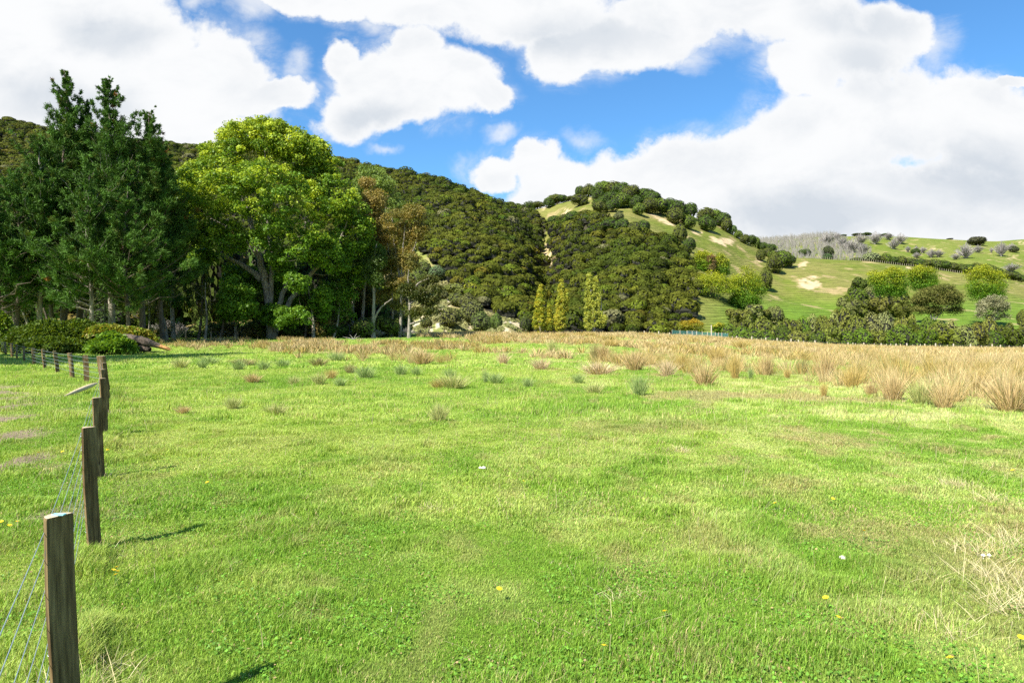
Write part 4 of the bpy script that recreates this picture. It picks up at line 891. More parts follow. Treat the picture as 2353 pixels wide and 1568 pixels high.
# ================================================================ fences
def post_mat():
    m, nt, out = mat_base('weathered_post'); N = nt.nodes; L = nt.links
    tc = N.new('ShaderNodeTexCoord'); mp = N.new('ShaderNodeMapping'); L.new(tc.outputs['Object'], mp.inputs[0]); mp.inputs['Scale'].default_value = (1, 1, 0.045)
    oi = N.new('ShaderNodeObjectInfo'); L.new(oi.outputs['Location'], mp.inputs['Location'])
    n = N.new('ShaderNodeTexNoise'); n.inputs['Scale'].default_value = 55; n.inputs['Detail'].default_value = 6; L.new(mp.outputs[0], n.inputs[0])
    mp2 = N.new('ShaderNodeMapping'); L.new(tc.outputs['Object'], mp2.inputs[0]); mp2.inputs['Scale'].default_value = (1, 1, .35); L.new(oi.outputs['Location'], mp2.inputs['Location'])
    n2 = N.new('ShaderNodeTexNoise'); n2.inputs['Scale'].default_value = 7; n2.inputs['Detail'].default_value = 5; L.new(mp2.outputs[0], n2.inputs[0])
    cr = N.new('ShaderNodeValToRGB'); e = cr.color_ramp.elements; e[0].position = .3; e[0].color = (.075, .055, .028, 1); e[1].position = .72; e[1].color = (.30, .235, .13, 1)
    k = cr.color_ramp.elements.new(.5); k.color = (.17, .13, .072, 1); L.new(n.outputs[0], cr.inputs[0])
    cr2 = N.new('ShaderNodeValToRGB'); e = cr2.color_ramp.elements; e[0].position = .38; e[0].color = (.62, .50, .36, 1); e[1].position = .6; e[1].color = (1.1, 1.0, .82, 1); L.new(n2.outputs[0], cr2.inputs[0])
    mx = N.new('ShaderNodeMix'); mx.data_type = 'RGBA'; mx.blend_type = 'MULTIPLY'; mx.inputs[0].default_value = 1; L.new(cr.outputs[0], mx.inputs[6]); L.new(cr2.outputs[0], mx.inputs[7])
    v = N.new('ShaderNodeTexVoronoi'); v.inputs['Scale'].default_value = 3.2; mp3 = N.new('ShaderNodeMapping'); mp3.inputs['Scale'].default_value = (1.6, 1.6, .8); L.new(tc.outputs['Object'], mp3.inputs[0]); L.new(oi.outputs['Location'], mp3.inputs['Location']); L.new(mp3.outputs[0], v.inputs['Vector'])
    kn = N.new('ShaderNodeMapRange'); L.new(v.outputs['Distance'], kn.inputs[0]); kn.inputs[1].default_value = .045; kn.inputs[2].default_value = .10; kn.inputs[3].default_value = .35; kn.inputs[4].default_value = 1
    m2 = N.new('ShaderNodeVectorMath'); m2.operation = 'SCALE'; L.new(mx.outputs[2], m2.inputs[0]); L.new(kn.outputs[0], m2.inputs['Scale'])
    bs = N.new('ShaderNodeBsdfPrincipled'); L.new(m2.outputs[0], bs.inputs['Base Color']); bs.inputs['Roughness'].default_value = .85; bs.inputs['Specular IOR Level'].default_value = .2
    bp = N.new('ShaderNodeBump'); bp.inputs['Strength'].default_value = .6; bp.inputs['Distance'].default_value = .006; L.new(n.outputs[0], bp.inputs['Height']); L.new(bp.outputs[0], bs.inputs['Normal']); L.new(bs.outputs[0], out.inputs[0])
    return m
M_POST = post_mat()
M_WIRE = plain_mat('galvanised_wire', (.42, .50, .53), .35, .6)
M_PALEP = plain_mat('pale_new_post', (.46, .40, .29), .85)
M_CUT = bark_mat('cut_wood', (.42, .32, .19), (.66, .54, .36), 20, 1, .3)
M_NET = plain_mat('green_netting', (.04, .15, .13), .8)
M_BLUE = plain_mat('blue_tag', (.30, .62, .72), .4)
M_RUST = plain_mat('dull_iron', (.09, .075, .06), .6)
def post_mesh(r, H, seed, half=True, lean=(0, 0), sub=0.35, n=14, na=0.0):
    """split post: half round in section, flat side turned to na; slightly uneven, bevelled top"""
    g = np.random.default_rng(seed)
    if half:
        a = np.linspace(-math.pi/2, math.pi/2, n)+math.pi
        sec = np.stack([np.cos(a)*r*1.15, np.sin(a)*r], -1); fl = np.linspace(r, -r, 5)[1:-1]
        sec = np.concatenate([sec, np.stack([np.full(3, .06*r), -fl[::-1]*-1], -1)]) if False else np.concatenate([sec, np.stack([g.normal(size=3)*.02*r, fl], -1)])
        sec = sec*(1+g.normal(size=(len(sec), 1))*.02)
    else:
        a = np.linspace(0, 2*math.pi, 20, endpoint=False); sec = np.stack([np.cos(a), np.sin(a)], -1)*r*(1+g.normal(size=(20, 1))*.02)
    c, s_ = math.cos(na), math.sin(na); sec = sec@np.array([[c, s_], [-s_, c]])
    zs = np.concatenate([[-sub], np.linspace(0, H-.012, 9), [H]]); V = []
    for z in zs:
        k = 0.94 if z == zs[-1] else 1+.015*math.sin(z*9+seed)
        off = np.array(lean)*(z/H)+np.array([.008*math.sin(z*3+seed), .008*math.cos(z*2.4+seed)])
        V.append(np.concatenate([sec*k+off, np.full((len(sec), 1), z)], 1))
    V = np.concatenate(V); m = len(sec); i = np.arange(len(zs)-1)[:, None]*m; j = np.arange(m)[None]; j2 = (j+1) % m
    Fq = np.stack([i+j, i+j2, i+m+j2, i+m+j], -1).reshape(-1, 4)
    b = (len(zs)-1)*m; cen = V[b:].mean(0); cen[2] += .004
    tri = np.array([[b+k, b+(k+1) % m, len(V)] for k in range(m)])
    return np.concatenate([V, cen[None]]), Fq, tri, m
def add_post(root, base, r, H, seed, half=True, lean=(0, 0), na=0.0, mat=None, name='post', topmat=None):
    V, Fq, tri, m = post_mesh(r, H, seed, half, lean, na=na)
    mb = MB(); mb.add(V, Fq, (1, 1, 1), 0); mb.f.append((tri, 1))
    o = mb.build(name, [mat or M_POST, topmat or M_CUT], root); o.location = np.array(base)-np.array(root.location)
    return o
def wires(root, tops, offs, side, r, nm='wire', step=8, label=None):
    """strands through the points tops[i] - offs"""
    for k, dz in enumerate(offs):
        P = []
        for i in range(len(tops)-1):
            for t in np.linspace(0, 1, step, endpoint=False):
                p = tops[i]*(1-t)+tops[i+1]*t; P.append(p+side+np.array([0, 0, -dz-.012*math.sin(math.pi*t)]))
        P.append(tops[-1]+side-np.array([0, 0, dz]))
        V, Fq = tube(np.array(P)-np.array(root.location), r, 5); MB().add(V, Fq).build(nm, [M_WIRE], root, smooth=True)
# near fence: (px of base, px of top, distance, height)
NP = [(158,143,3.32,1.16),(220,206,6.35,1.15),(234,222,9.75,1.15),(243,236,13.4,1.15),(246,238,17.0,1.15),(248,241,21.0,1.15)]
b0 = at(200, 8)
near = empty('track_fence', b0, 'near post and wire fence running away from the camera beside the track', 'fence')
tops = []
tops.append(np.array([1.0, -2.4, 1.13])); tops.append(np.array([-0.55, 0.35, 1.13]))
near_posts = []
for i, (pb, pt, Y, H) in enumerate(NP):
    b = at(pb, Y); lx = (pt-pb)*Y/F
    o = add_post(near, b, (.066, .062, .064, .066, .07, .07)[i], H, 900+i, True, (lx, 0), na=R(-22)); near_posts.append((o, b, lx, H))
    tops.append(b+np.array([lx, 0, H])); o['label'] = ['nearest grey brown post with a blue tag on its top', 'second post along the track fence', 'third post along the track fence', 'fourth post, shadowed by those before it', 'fifth post along the track fence', 'last half round post before the strainer'][i]
    # staples and the wrap wires on each of the first posts
    if i < 4:
        for dz in (.07, .20, .36, .51, .67, .82, .96):
            mb = MB(); c = np.array([lx*(H-dz)/H-.064, .0, H-dz])
            V, Fq = tube([c+[.012, 0, .016], c+[-.018, -.004, .016], c+[-.024, -.005, 0], c+[-.018, -.004, -.016], c+[.012, 0, -.016]], .0032, 6); mb.add(V, Fq)
            mb.build('staple', [M_WIRE], o, smooth=True)
bs_ = at(242, 25.3); sH = 1.24
so_ = add_post(near, bs_, .15, sH, 950, False, (-.15, 0)); so_['label'] = 'thick round strainer post at the fence corner'
stop_ = bs_+np.array([-.15, 0, sH]); tops.append(stop_)
OFFS = (.07, .20, .36, .51, .67, .82, .96)
wires(near, tops, OFFS, np.array([-.082, 0, 0]), .0021, step=7)
# blue tag lying on the first post
o, b, lx, H = near_posts[0]
mb = MB(); V, Fq = box(lx-.045, lx+.012, -.012, .014, H+.002, H+.008); mb.add(V, Fq); mb.build('tag', [M_BLUE], o)
# dark split in the face of the first post
mb = MB(); q = np.linspace(0, 1, 7); V, Fq = tube(np.stack([lx*(.98-.12*q)-.038+.004*np.sin(q*9), np.full(7, -.056), H-.04-.26*q], -1), np.array([.003, .005, .006, .006, .005, .004, .001]), 5); mb.add(V, Fq); mb.build('split', [M_RUST], o)
# the fallen stay leaning on the strainer
pa = at(147, 22.4)+np.array([0, 0, .02]); pb_ = at(222, 24.6)+np.array([0, 0, .32])
q = np.linspace(0, 1, 10)[:, None]; P = pa*(1-q)+pb_*q; rr = np.array([.006, .03, .05, .065, .072, .075, .075, .072, .06, .03])
mb = MB(); V, Fq = tube(P, rr, 12); ctr = P.mean(0); mb.add(V, Fq)
o = mb.build('fence_stay', [M_CUT], None, smooth=True, loc=pa); tag(o, 'pale sharpened stay pole lying against the corner strainer post', 'pole')
# second fence: from the strainer away to the left
SP2 = [(200,195,29.0),(166,160,32.4),(133,127,36.6),(104,100,40.5),(79,76,44.5),(58,56,49),(41,39,53),(28,26,57),(14,12,61),(2,1,66),(-14,-15,72)]
side = empty('side_fence', at(120, 38), 'post and wire fence going left from the corner strainer to the brush heap', 'fence')
t2 = [stop_]
for i, (pb, pt, Y) in enumerate(SP2):
    b = at(pb, Y); lx = (pt-pb)*Y/F
    o = add_post(side, b, .10, 1.16, 960+i, i % 3 != 1, (lx, 0), na=R(-60+17*i)); t2.append(b+np.array([lx, 0, 1.16]))
wires(side, t2, (.08, .26, .44, .62, .82), np.array([0, -.11, 0]), .006, step=4)
# far fence in front of the trees
far = empty('tree_line_fence', at(700, 118), 'thin fence with short reddish posts in front of the tall trees', 'fence')
M_REDP = plain_mat('reddish_post', (.46, .30, .18), .8)
t3 = []
for i, px in enumerate([372,427,485,546,592,639,694,725,764,803,850,925,943,965,985,1020]):
    b = at(px, 110+i*.7); o = add_post(far, b, .085 if px not in (427, 592) else .11, 1.25+(.15 if i % 4 == 0 else 0), 1000+i, False, (.02, 0), mat=M_REDP if px < 900 else M_RUST); t3.append(b+np.array([0, 0, 1.25]))
wires(far, t3, (.1, .4, .7), np.array([0, -.1, 0]), .008, step=2)
# long boundary fence on the far rim of the paddock
M_PP = M_PALEP
bf = empty('boundary_fence', at(1900, 160), 'long fence of small pale posts along the far right rim of the paddock', 'fence')
t4 = []
xs = [1480,1492,1504,1513,1526,1538,1554,1562,1570,1580,1592,1600,1612,1620,1630,1638,1674,1682,1692,1701,1727,1738,1749,1759,1777,1785,1794,1804,1817,1826,1834,1846,1860,1872,1900,1948,1959,1965,1984,2008,2024,2036,2046,2058,2068,2083,2096,2114,2124,2136,2149,2160,2176,2190,2206,2229,2254,2266,2279,2290,2298,2318,2336,2352,2372]
for i, px in enumerate(xs):
    Y = 151 if px > 1640 else 152
    b = at(px, Y); big = i % 5 in (0, 3)
    H = (1.32 if big else 1.08)+.12*math.sin(i*2.3); o = add_post(bf, b, .13 if big else .075, H, 1100+i, False, (0, 0), mat=M_PP, topmat=M_PP); t4.append(b+np.array([0, 0, 1.2]))
wires(bf, t4, (.1, .4, .7), np.array([0, -.1, 0]), .007, step=1)
# green netting yard
yard = empty('netting_yard', at(1610, 149), 'small yard fenced with bright teal green netting on pale posts', 'enclosure')
for k, (xa, xb, Y0, Y1) in enumerate([(1544,1578,148,149),(1578,1600,149,149.5),(1600,1634,149.5,149),(1634,1672,149,147.5)]):
    A = at(xa, Y0); B = at(xb, Y1); n = 24; q = np.linspace(0, 1, n); mb = MB(); zs = np.linspace(.25, 1.45, 12)
    for z in zs:
        P = A[None]*(1-q[:, None])+B[None]*q[:, None]; P[:, 2] = gz(P[:, 0], P[:, 1])+z+.03*np.sin(q*9+z); V, Fq = tube(P, .036, 4); mb.add(V, Fq)
    for t in q:
        p = A*(1-t)+B*t; zb = float(gz(p[0], p[1])); V, Fq = tube([(p[0], p[1], zb+.25), (p[0], p[1], zb+1.45)], .03, 4); mb.add(V, Fq)
    mb.build('netting', [M_NET], yard, loc=np.zeros(3)).location = -np.array(yard.location)
for i, px in enumerate([1544,1562,1578,1590,1600,1613,1625,1634,1643,1650,1658,1666,1672]):
    b = at(px, 148.6-(px-1544)*.006); add_post(yard, b, .065, 1.6, 1300+i, False, (0, 0), mat=M_PP, topmat=M_PP)
b = at(1634, 147); o = add_post(yard, b, .12, 3.0, 1320, False, (0, 0), mat=M_PP, topmat=M_PP); o['label'] = 'tall pale pole standing in the middle of the netting'
gm = MB(); A = at(1580, 147.6); B = at(1601, 147.6)
for z in (.3, .7, 1.1, 1.5):
    V, Fq = tube([A+[0, 0, z], B+[0, 0, z]], .03, 5); gm.add(V, Fq)
for p in (A, B): V, Fq = tube([p+[0, 0, .2], p+[0, 0, 1.55]], .035, 5); gm.add(V, Fq)
gm.build('gate', [M_WIRE], yard).location = -np.array(yard.location)
# post rows on the hills
hf = empty('hill_fence', locate(2050, 606, 380, 460), 'tiny dark posts of the fence that follows the crest of the green slope', 'fence')
M_HP = plain_mat('grey_hill_post', (.20, .17, .12), .9); hm = None
for i, px in enumerate(np.linspace(1860, 2290, 86)):
    Yc = float(np.interp(px, AX, AD))-3+0.8*math.sin(i); b = at(px, Yc)
    if hm is None:
        V, Fq, tri, _ = post_mesh(.16, 1.5, 5, False); mb = MB().add(V, Fq); mb.f.append((tri, 0)); o = mb.build('post', [M_HP], hf); hm = o.data
    else: o = bpy.data.objects.new('post', hm); COL.objects.link(o); o.parent = hf
    o.location = b-np.array(hf.location)
hf2 = empty('saddle_fence', locate(1300, 455, 380, 520), 'row of small posts climbing the saddle to the wooded hilltop', 'fence')
for i, px in enumerate(np.linspace(1278, 1372, 26)):
    b = at(px, float(np.interp(px, AX, AD))-4); o = bpy.data.objects.new('post', hm); COL.objects.link(o); o.parent = hf2; o.location = b-np.array(hf2.location)

# ================================================================ brush heap, ferns, log
def frond_heap(name, label, cat, px, Y, lobes, leaf, ncards, colf, seed, core_k=.88, group=None):
    g = np.random.default_rng(seed); s = Y/F; X = (px-CX)*s; Z0 = float(gz(X, Y)); mb = MB()
    L = np.array([((l[0]-CX)*s, Y+(l[4] if len(l) > 4 else 0), HC+(HY-l[1])*s, l[2]*s, l[2]*s*.55, l[3]*s) for l in lobes])
    k = g.choice(len(L), ncards, p=(L[:, 3]*L[:, 5])/(L[:, 3]*L[:, 5]).sum()); d = unit(g.normal(size=(ncards, 3))); d[:, 2] = np.abs(d[:, 2])*1.0-.25*g.random(ncards)
    bump = 0.86+.3*fbm(d[:, 0]*4+k, d[:, 2]*4+d[:, 1]*3, seed)
    P = L[k, :3]+d*L[k, 3:]*bump[:, None]; keep = P[:, 2] > gz(P[:, 0], P[:, 1])+.02; P, d, k = P[keep], d[keep], k[keep]
    # each frond: a short arching strip
    ax = unit(d*.7+g.normal(size=d.shape)*.8+np.array([0, 0, .45])); sd = unit(np.cross(ax, g.normal(size=d.shape))); ln = leaf*(.6+.8*g.random(len(P)))[:, None]
    w = ln*.22; t = P+ax*ln*.6+np.array([0, 0, -.0]); t2 = P+ax*ln-np.array([0, 0, .25])*ln
    V = np.stack([P-sd*w*.4, P+sd*w*.4, t+sd*w, t-sd*w, t2], 1).reshape(-1, 3); i = np.arange(len(P))*5
    col = np.repeat(colf(P, g.random(len(P)), g, L), 5, 0)
    mb.add(V, np.stack([i, i+1, i+2, i+3], -1), col); mb.f.append((np.stack([i+3, i+2, i+4], -1), 0))
    for q, l in enumerate(L):
        Vb, Fb = blob(1, 12, 7, seed+q, .1, -.9); mb.add(Vb*l[3:]*core_k*.92+l[:3], Fb, (.02, .018, .008), 1)
    o = mb.build(name, [M_LEAF, M_CORE], loc=(X, Y, Z0)); return tag(o, label, cat, group)
frond_heap('brush_heap', 'long overgrown brush heap covered in brambles behind the side fence', 'bush', 120, 66,
   [(60,790,42,40,0),(110,778,62,42,0),(165,775,58,40,1),(215,785,50,34,1),(40,800,24,22,-1),(140,800,80,26,-1.5),(90,760,34,22,2),(200,765,34,20,2)], .34, 26000,
   flat_col((.050, .092, .012), (.10, .14, .018), .5), 71)
frond_heap('fern_clump', 'orange tipped bracken along the top of the heap', 'fern', 270, 66.5, [(250,768,50,18,0),(300,772,45,16,0),(330,782,26,12,0),(220,762,28,12,.5)], .42, 6500, flat_col((.12, .20, .02), (.22, .17, .03), .5), 72)
frond_heap('fern_clump', 'bright fresh green ferns at the right end of the heap', 'fern', 285, 63, [(258,790,30,20,0),(290,797,26,15,-.8),(232,799,28,17,0),(270,800,44,12,-1),(245,780,22,14,.5),(305,803,18,8,-1)], .45, 6500, flat_col((.085, .17, .018), (.15, .24, .025), .5), 73)
frond_heap('low_brush', 'small leafy bush at the far left edge behind the fence', 'bush', 6, 70, [(2,748,22,26,0),(-12,770,26,24,0)], .34, 2500, flat_col((.08, .14, .015), (.14, .19, .02), .5), 74)
def log(name, label, P, rr, seed, broken=True):
    g = np.random.default_rng(seed); P = np.array(P); t = np.linspace(0, len(P)-1, 28); pp = np.stack([np.interp(t, np.arange(len(P)), P[:, k]) for k in range(3)], -1); r = np.interp(t, np.arange(len(P)), rr)
    V, Fq = tube(pp, r, 18); V = V.reshape(28, 18, 3); c = pp[:, None]; V = c+(V-c)*(1+.22*(fbm(np.arange(28)[:, None]*.5+np.zeros(18), np.arange(18)[None]*.9+np.zeros((28, 1)), seed)[..., None]-.5)*1.6)
    root = empty(name, P.mean(0), label, 'log'); b = P.mean(0)
    MB().add(V.reshape(-1, 3)-b, Fq).build('bark', [M_DBARK if False else bark_mat('log_bark', (.030, .022, .016), (.15, .115, .085), 7, .6, 1.0)], root)
    if broken:
        mb = MB(); e = pp[-1]; ax = unit(pp[-1]-pp[-3]); 
        for k in range(26):
            a = g.random()*6.28; off = np.cross(ax, [0, 0, 1])*math.cos(a)*r[-1]*.8*g.random()+np.array([0, 0, 1])*math.sin(a)*r[-1]*.8*g.random()
            V, Fq = tube([e+off-ax*.3, e+off+ax*g.uniform(.1, .7), e+off*1.1+ax*g.uniform(.7, 1.1)], [.09, .06, .01], 5); mb.add(V-b, Fq)
        mb.build('broken_end', [bark_mat('split_heartwood', (.30, .13, .045), (.58, .33, .13), 6, .6, .6)], root)
    return root
Y = 63.0; s = Y/F
def pt3(px, py, dy=0): return ((px-CX)*(Y+dy)/F, Y+dy, HC+(HY-py)*(Y+dy)/F)
log('fallen_log', 'weathered fallen log with an orange broken end sticking out of the ferns', [pt3(285, 776, 1), pt3(320, 781), pt3(345, 788), pt3(368, 795)], [.40, .40, .34, .20], 75)
log('rotten_stump', 'dark rotten stump under the fallen log', [pt3(300, 797, .6), pt3(325, 797, .2), pt3(345, 803, 0)], [.45, .42, .2], 76, False)
# small grey branch lying by the far fence
g = np.random.default_rng(78); b = at(812, 104); mb = MB()
for d in [(-1.6, 0, .5), (1.7, .2, .2), (.5, 0, 1.0), (-.6, .1, .8), (1.0, -.1, .6)]:
    V, Fq = tube([(0, 0, .1), (d[0]*.5, d[1], d[2]*.6), d], [.05, .04, .015], 5); mb.add(V, Fq)
o = mb.build('dead_branch', [M_TWIG]); o.location = b; tag(o, 'pale dead branch lying in the grass before the gum trees', 'branch')

# ================================================================ cattle on the far hill
def cow(p, rot, label):
    mb = MB()
    def T(pts, r, n=8): V, Fq = tube(pts, r, n); mb.add(V, Fq)
    T([(-1.0,0,1.15),(-.85,0,1.12),(-.4,0,1.05),(.2,0,1.03),(.7,0,1.1),(.95,0,1.2)], [.12,.32,.40,.42,.36,.18], 12)
    T([(.75,0,1.25),(1.05,0,1.25),(1.25,0,1.1)], [.26,.19,.15], 8); T([(1.18,0,1.2),(1.4,0,1.0),(1.58,0,.82)], [.15,.14,.08], 8)
    for sx, sy in ((.62,.2),(.62,-.2),(-.78,.2),(-.78,-.2)):
        T([(sx,sy,1.0),(sx+.03,sy,.5),(sx,sy,.26),(sx,sy,0)], [.14,.07,.05,.055], 6)
    T([(-1.05,0,1.2),(-1.15,0,.8),(-1.12,0,.45)], [.03,.025,.04], 5)
    for sy in (.16,-.16): T([(1.2,sy*.6,1.25),(1.22,sy*1.7,1.25)], [.05,.03], 5)
    o = mb.build('cow', [plain_mat('black_hide', (.02, .018, .016), .7)], smooth=True); o.location = p; o.rotation_euler = (0, 0, rot); tag(o, label, 'cow', 'black cattle on the far hill')
cow(locate(2076, 568, 600, 1050), .4, 'tiny black cow grazing on the far hill, left one of the two')
cow(locate(2104, 567, 600, 1050), 2.6, 'tiny black cow grazing on the far hill, right one of the two')

# ================================================================ the paddock's grass
def blades(mb, n, y0, y1, h0, h1, w, g, two=True, hv=1.0, jit=.25):
    # even cover: pick the distance so that every square metre gets the same number
    Y = y0+(y1-y0)*g.random(n*2); wd = 0.80*Y+1.8; k = g.random(n*2) < wd/(0.80*y1+1.8); Y = Y[k]; wd = wd[k]; X = (g.random(len(Y))*2-1)*wd
    a = track_amount(X, Y); ra = rush_amount(X, Y)[0]
    k = (g.random(len(X)) > a*.9) & (g.random(len(X)) > ra*.6); X, Y = X[k], Y[k]; m = len(X); Z = gz(X, Y)-.005
    tuft = fbm(X/.55, Y/.55, 201, 3); big = fbm(X/2.6, Y/2.6, 202, 3)
    h = (h0+(h1-h0)*g.random(m))*(0.58+1.5*sst(.45, .8, tuft)*hv+.6*sst(.5, .75, big))
    fence = np.abs(X-(-.35-.565*Y)) < .16; h = np.where(fence & (Y < 24), h*1.9, h)
    az = g.random(m)*6.28; ln = np.stack([np.cos(az), np.sin(az)], -1)*(g.random(m)**.7*.9)[:, None]+np.array([.12, .05]); sd = np.stack([-np.sin(az+g.normal(size=m)*.5), np.cos(az), np.zeros(m)], -1)
    wv = w*(.6+.8*g.random(m))[:, None]
    b = np.stack([X, Y, Z], -1); up = np.array([0, 0, 1.])
    d2 = np.concatenate([ln, np.zeros((m, 1))], 1)
    c = lawn_col(X, Y); j = g.random((m, 1)); c = c*(1-jit+2*jit*j)
    st = g.random(m) < .04+.15*sst(.45, .72, fbm(X/1.2, Y/1.2, 203, 4))*(0.6+1.2*sst(-3, 9, X)); c[st] = np.array([.50, .40, .19])*(0.7+.5*g.random((st.sum(), 1)))
    lush = g.random(m) < .15; c[lush] = c[lush]*np.array([.65, .85, .7])
    if two:
        m1 = b+d2*(h*.28)[:, None]+up*(h*.6)[:, None]; t = b+d2*(h*.85)[:, None]+up*(h*.98)[:, None]-up*(np.linalg.norm(ln, axis=1)**2*h*.25)[:, None]
        V = np.stack([b-sd*wv*.5, b+sd*wv*.5, m1+sd*wv*.42, m1-sd*wv*.42, t], 1).reshape(-1, 3); i = np.arange(m)*5
        mb.add(V, np.stack([i, i+1, i+2, i+3], -1), np.repeat(c, 5, 0)); mb.f.append((np.stack([i+3, i+2, i+4], -1)+mb.n-len(V), 0))
    else:
        t = b+d2*(h*.6)[:, None]+up*h[:, None]
        V = np.stack([b-sd*wv*.5, b+sd*wv*.5, t], 1).reshape(-1, 3); mb.add(V, np.arange(m*3).reshape(-1, 3), np.repeat(c, 3, 0))
g = np.random.default_rng(400); mb = MB()
blades(mb, 400000, 1.6, 7.5, .032, .052, .0048, g)
blades(mb, 480000, 7, 16, .036, .062, .0082, g)
blades(mb, 480000, 15, 40, .05, .085, .018, g, two=False)
blades(mb, 340000, 38, 122, .06, .12, .055, g, two=False)
o = mb.build('grass', [M_GRASS]); tag(o, 'short bright green pasture grass with paler dry patches', 'grass', kind='stuff')
# dry seed stalks and straw lying in the grass
def stalks(n, y0, y1, g, h0, h1, w):
    Y = y0+(y1-y0)*g.random(n)**.8; X = (g.random(n)*2-1)*(0.78*Y+.5)
    k = g.random(n) < .16+.75*sst(.50, .72, fbm(X/1.6, Y/2, 205, 3))*(.55+.6*sst(-2, 5, X)); X, Y = X[k], Y[k]; m = len(X)
    h = (h0+(h1-h0)*g.random(m)**2.2)*.85; az = g.random(m)*6.28; lean = (.25+2.6*g.random(m)**1.5)[:, None]; d = np.stack([np.cos(az), np.sin(az), np.zeros(m)], -1)*lean+np.array([.15, .0, 0])
    b = np.stack([X, Y, gz(X, Y)], -1); up = np.array([0, 0, 1.]); H = h[:, None]; sd = np.stack([-np.sin(az), np.cos(az), np.zeros(m)], -1)*w*.5; sd[:, 0] += w*.3
    sc = 1/np.sqrt(1+lean**2*.8); P = [b+(d*q*(.35+.65*q)+up*q*(1-.12*q*lean))*H*sc for q in (0, .35, .7, 1.)]
    V = np.stack([P[0]-sd, P[0]+sd, P[1]-sd, P[1]+sd, P[2]-sd*.8, P[2]+sd*.8, P[3]-sd*1.4, P[3]+sd*1.4], 1).reshape(-1, 3); i = np.arange(m)*8
    F4 = np.concatenate([np.stack([i+2*q, i+2*q+1, i+2*q+3, i+2*q+2], -1) for q in range(3)])
    c = np.array([.60, .50, .29])*(0.65+.5*g.random((m, 1)))
    return V, F4, np.repeat(c, 8, 0)
g = np.random.default_rng(410); mb = MB()
for a in ((4200, 2.5, 8, g, .08, .40, .0024), (7000, 7, 17, g, .10, .40, .0042), (9000, 15, 38, g, .12, .42, .009)): mb.add(*stalks(*a))
o = mb.build('dry_grass', [M_RUSH]); tag(o, 'thin straw coloured seed stalks standing through the green grass', 'grass', kind='stuff')

# ================================================================ rushes
def rush_template(seed, n, spread=.55, w=.012):
    """stems of one clump, unit height"""
    g = np.random.default_rng(seed); az = g.random(n)*6.28; r = g.random(n)**.7; b = np.stack([np.cos(az)*r*.2, np.sin(az)*r*.2, np.zeros(n)], -1)
    L = (.55+.45*g.random(n)); tilt = spread*r+.12*g.normal(size=n); az2 = az+.5*g.normal(size=n); d = np.stack([np.cos(az2)*np.sin(tilt), np.sin(az2)*np.sin(tilt), np.cos(tilt)], -1)
    m1 = b+d*(L*.6)[:, None]; t = b+d*L[:, None]+np.stack([np.cos(az2)*.10, np.sin(az2)*.10, -.05*np.ones(n)], -1)*(r*L)[:, None]
    sa = g.random(n)*3.14; sd = np.stack([np.cos(sa), np.sin(sa), np.zeros(n)], -1)*w*.5
    V = np.stack([b-sd, b+sd, m1+sd*.9, m1-sd*.9, t], 1); return V, g.random(n)
RC = dict(tan=((.43,.30,.12),(.54,.41,.20)), pink=((.52,.38,.20),(.60,.47,.29)), gold=((.42,.31,.08),(.52,.38,.14)), green=((.19,.29,.08),(.36,.42,.15)), dark=((.22,.20,.07),(.38,.32,.14)), mix=((.30,.36,.09),(.52,.47,.20)))
def rush_faces(m, n5):
    i = np.arange(m*n5)*5; return np.stack([i, i+1, i+2, i+3], -1), np.stack([i+3, i+2, i+4], -1)
def rush_mass(name, label, N, y0, y1, xl, xr, n, w, h0, h1, seed, wide):
    g = np.random.default_rng(seed); Y = y0+(y1-y0)*g.random(N); X = (xl+(xr-xl)*g.random(N))*Y
    k = g.random(N) < Y/y1; X, Y = X[k], Y[k]
    a, px, py = rush_amount(X, Y); k = g.random(len(X)) < a*.96+.0; X, Y, px = X[k], Y[k], px[k]; m = len(X)
    Z = gz(X, Y); h = (h0+(h1-h0)*g.random(m))*(0.65+.7*fbm(X/4, Y/5, 211)); rot = g.random(m)*6.28; ti = g.integers(0, 6, m); mb = MB()
    kind = fbm(X/3.5, Y/6, 212)+.35*(g.random(m)-.5)
    left = sst(1300, 900, px)
    for q in range(6):
        s = ti == q; T, rv = rush_template(seed+q, n, .62, w); mm = int(s.sum())
        if not mm: continue
        c, sn = np.cos(rot[s])[:, None, None], np.sin(rot[s])[:, None, None]; x = T[None, ..., 0]; y = T[None, ..., 1]; hh = h[s][:, None, None]
        V = np.stack([(x*c-y*sn)*hh*wide+X[s][:, None, None], (x*sn+y*c)*hh*wide+Y[s][:, None, None], T[None, ..., 2]*hh+Z[s][:, None, None]-.02], -1)
        A = np.array([.47, .345, .13]); B = np.array([.52, .40, .19]); Cc = np.array([.36, .27, .07]); kk = kind[s]
        col = lerp3(np.tile(A, (mm, 1)), np.tile(B, (mm, 1)), sst(.45, .6, kk)); col = lerp3(col, np.tile(Cc, (mm, 1)), sst(.42, .30, kk)); col = col*(1-.12*left[s])[:, None]
        col = col[:, None]*(.6+.65*rv[None, :, None]); gr = rv[None, :, None] < .12; col = np.where(gr, np.array([.22, .28, .08]), col)
        f4, f3 = rush_faces(mm, n); mb.add(V.reshape(-1, 3), f4, np.repeat(col.reshape(-1, 3), 5, 0)); mb.f.append((f3+mb.n-mm*n*5, 0))
    o = mb.build(name, [M_RUSH]); tag(o, label, 'rushes', kind='stuff')
rush_mass('rushes', 'brown dry rushes massed in the nearer right part of the paddock', 3600, 15, 55, -.55, .95, 90, .0115, .60, 1.15, 500, 1.0)
rush_mass('rushes', 'band of tan dry rushes across the far side of the paddock', 19000, 50, 151, -.60, .95, 26, .045, .5, 1.0, 520, 1.25)
_rm = {}
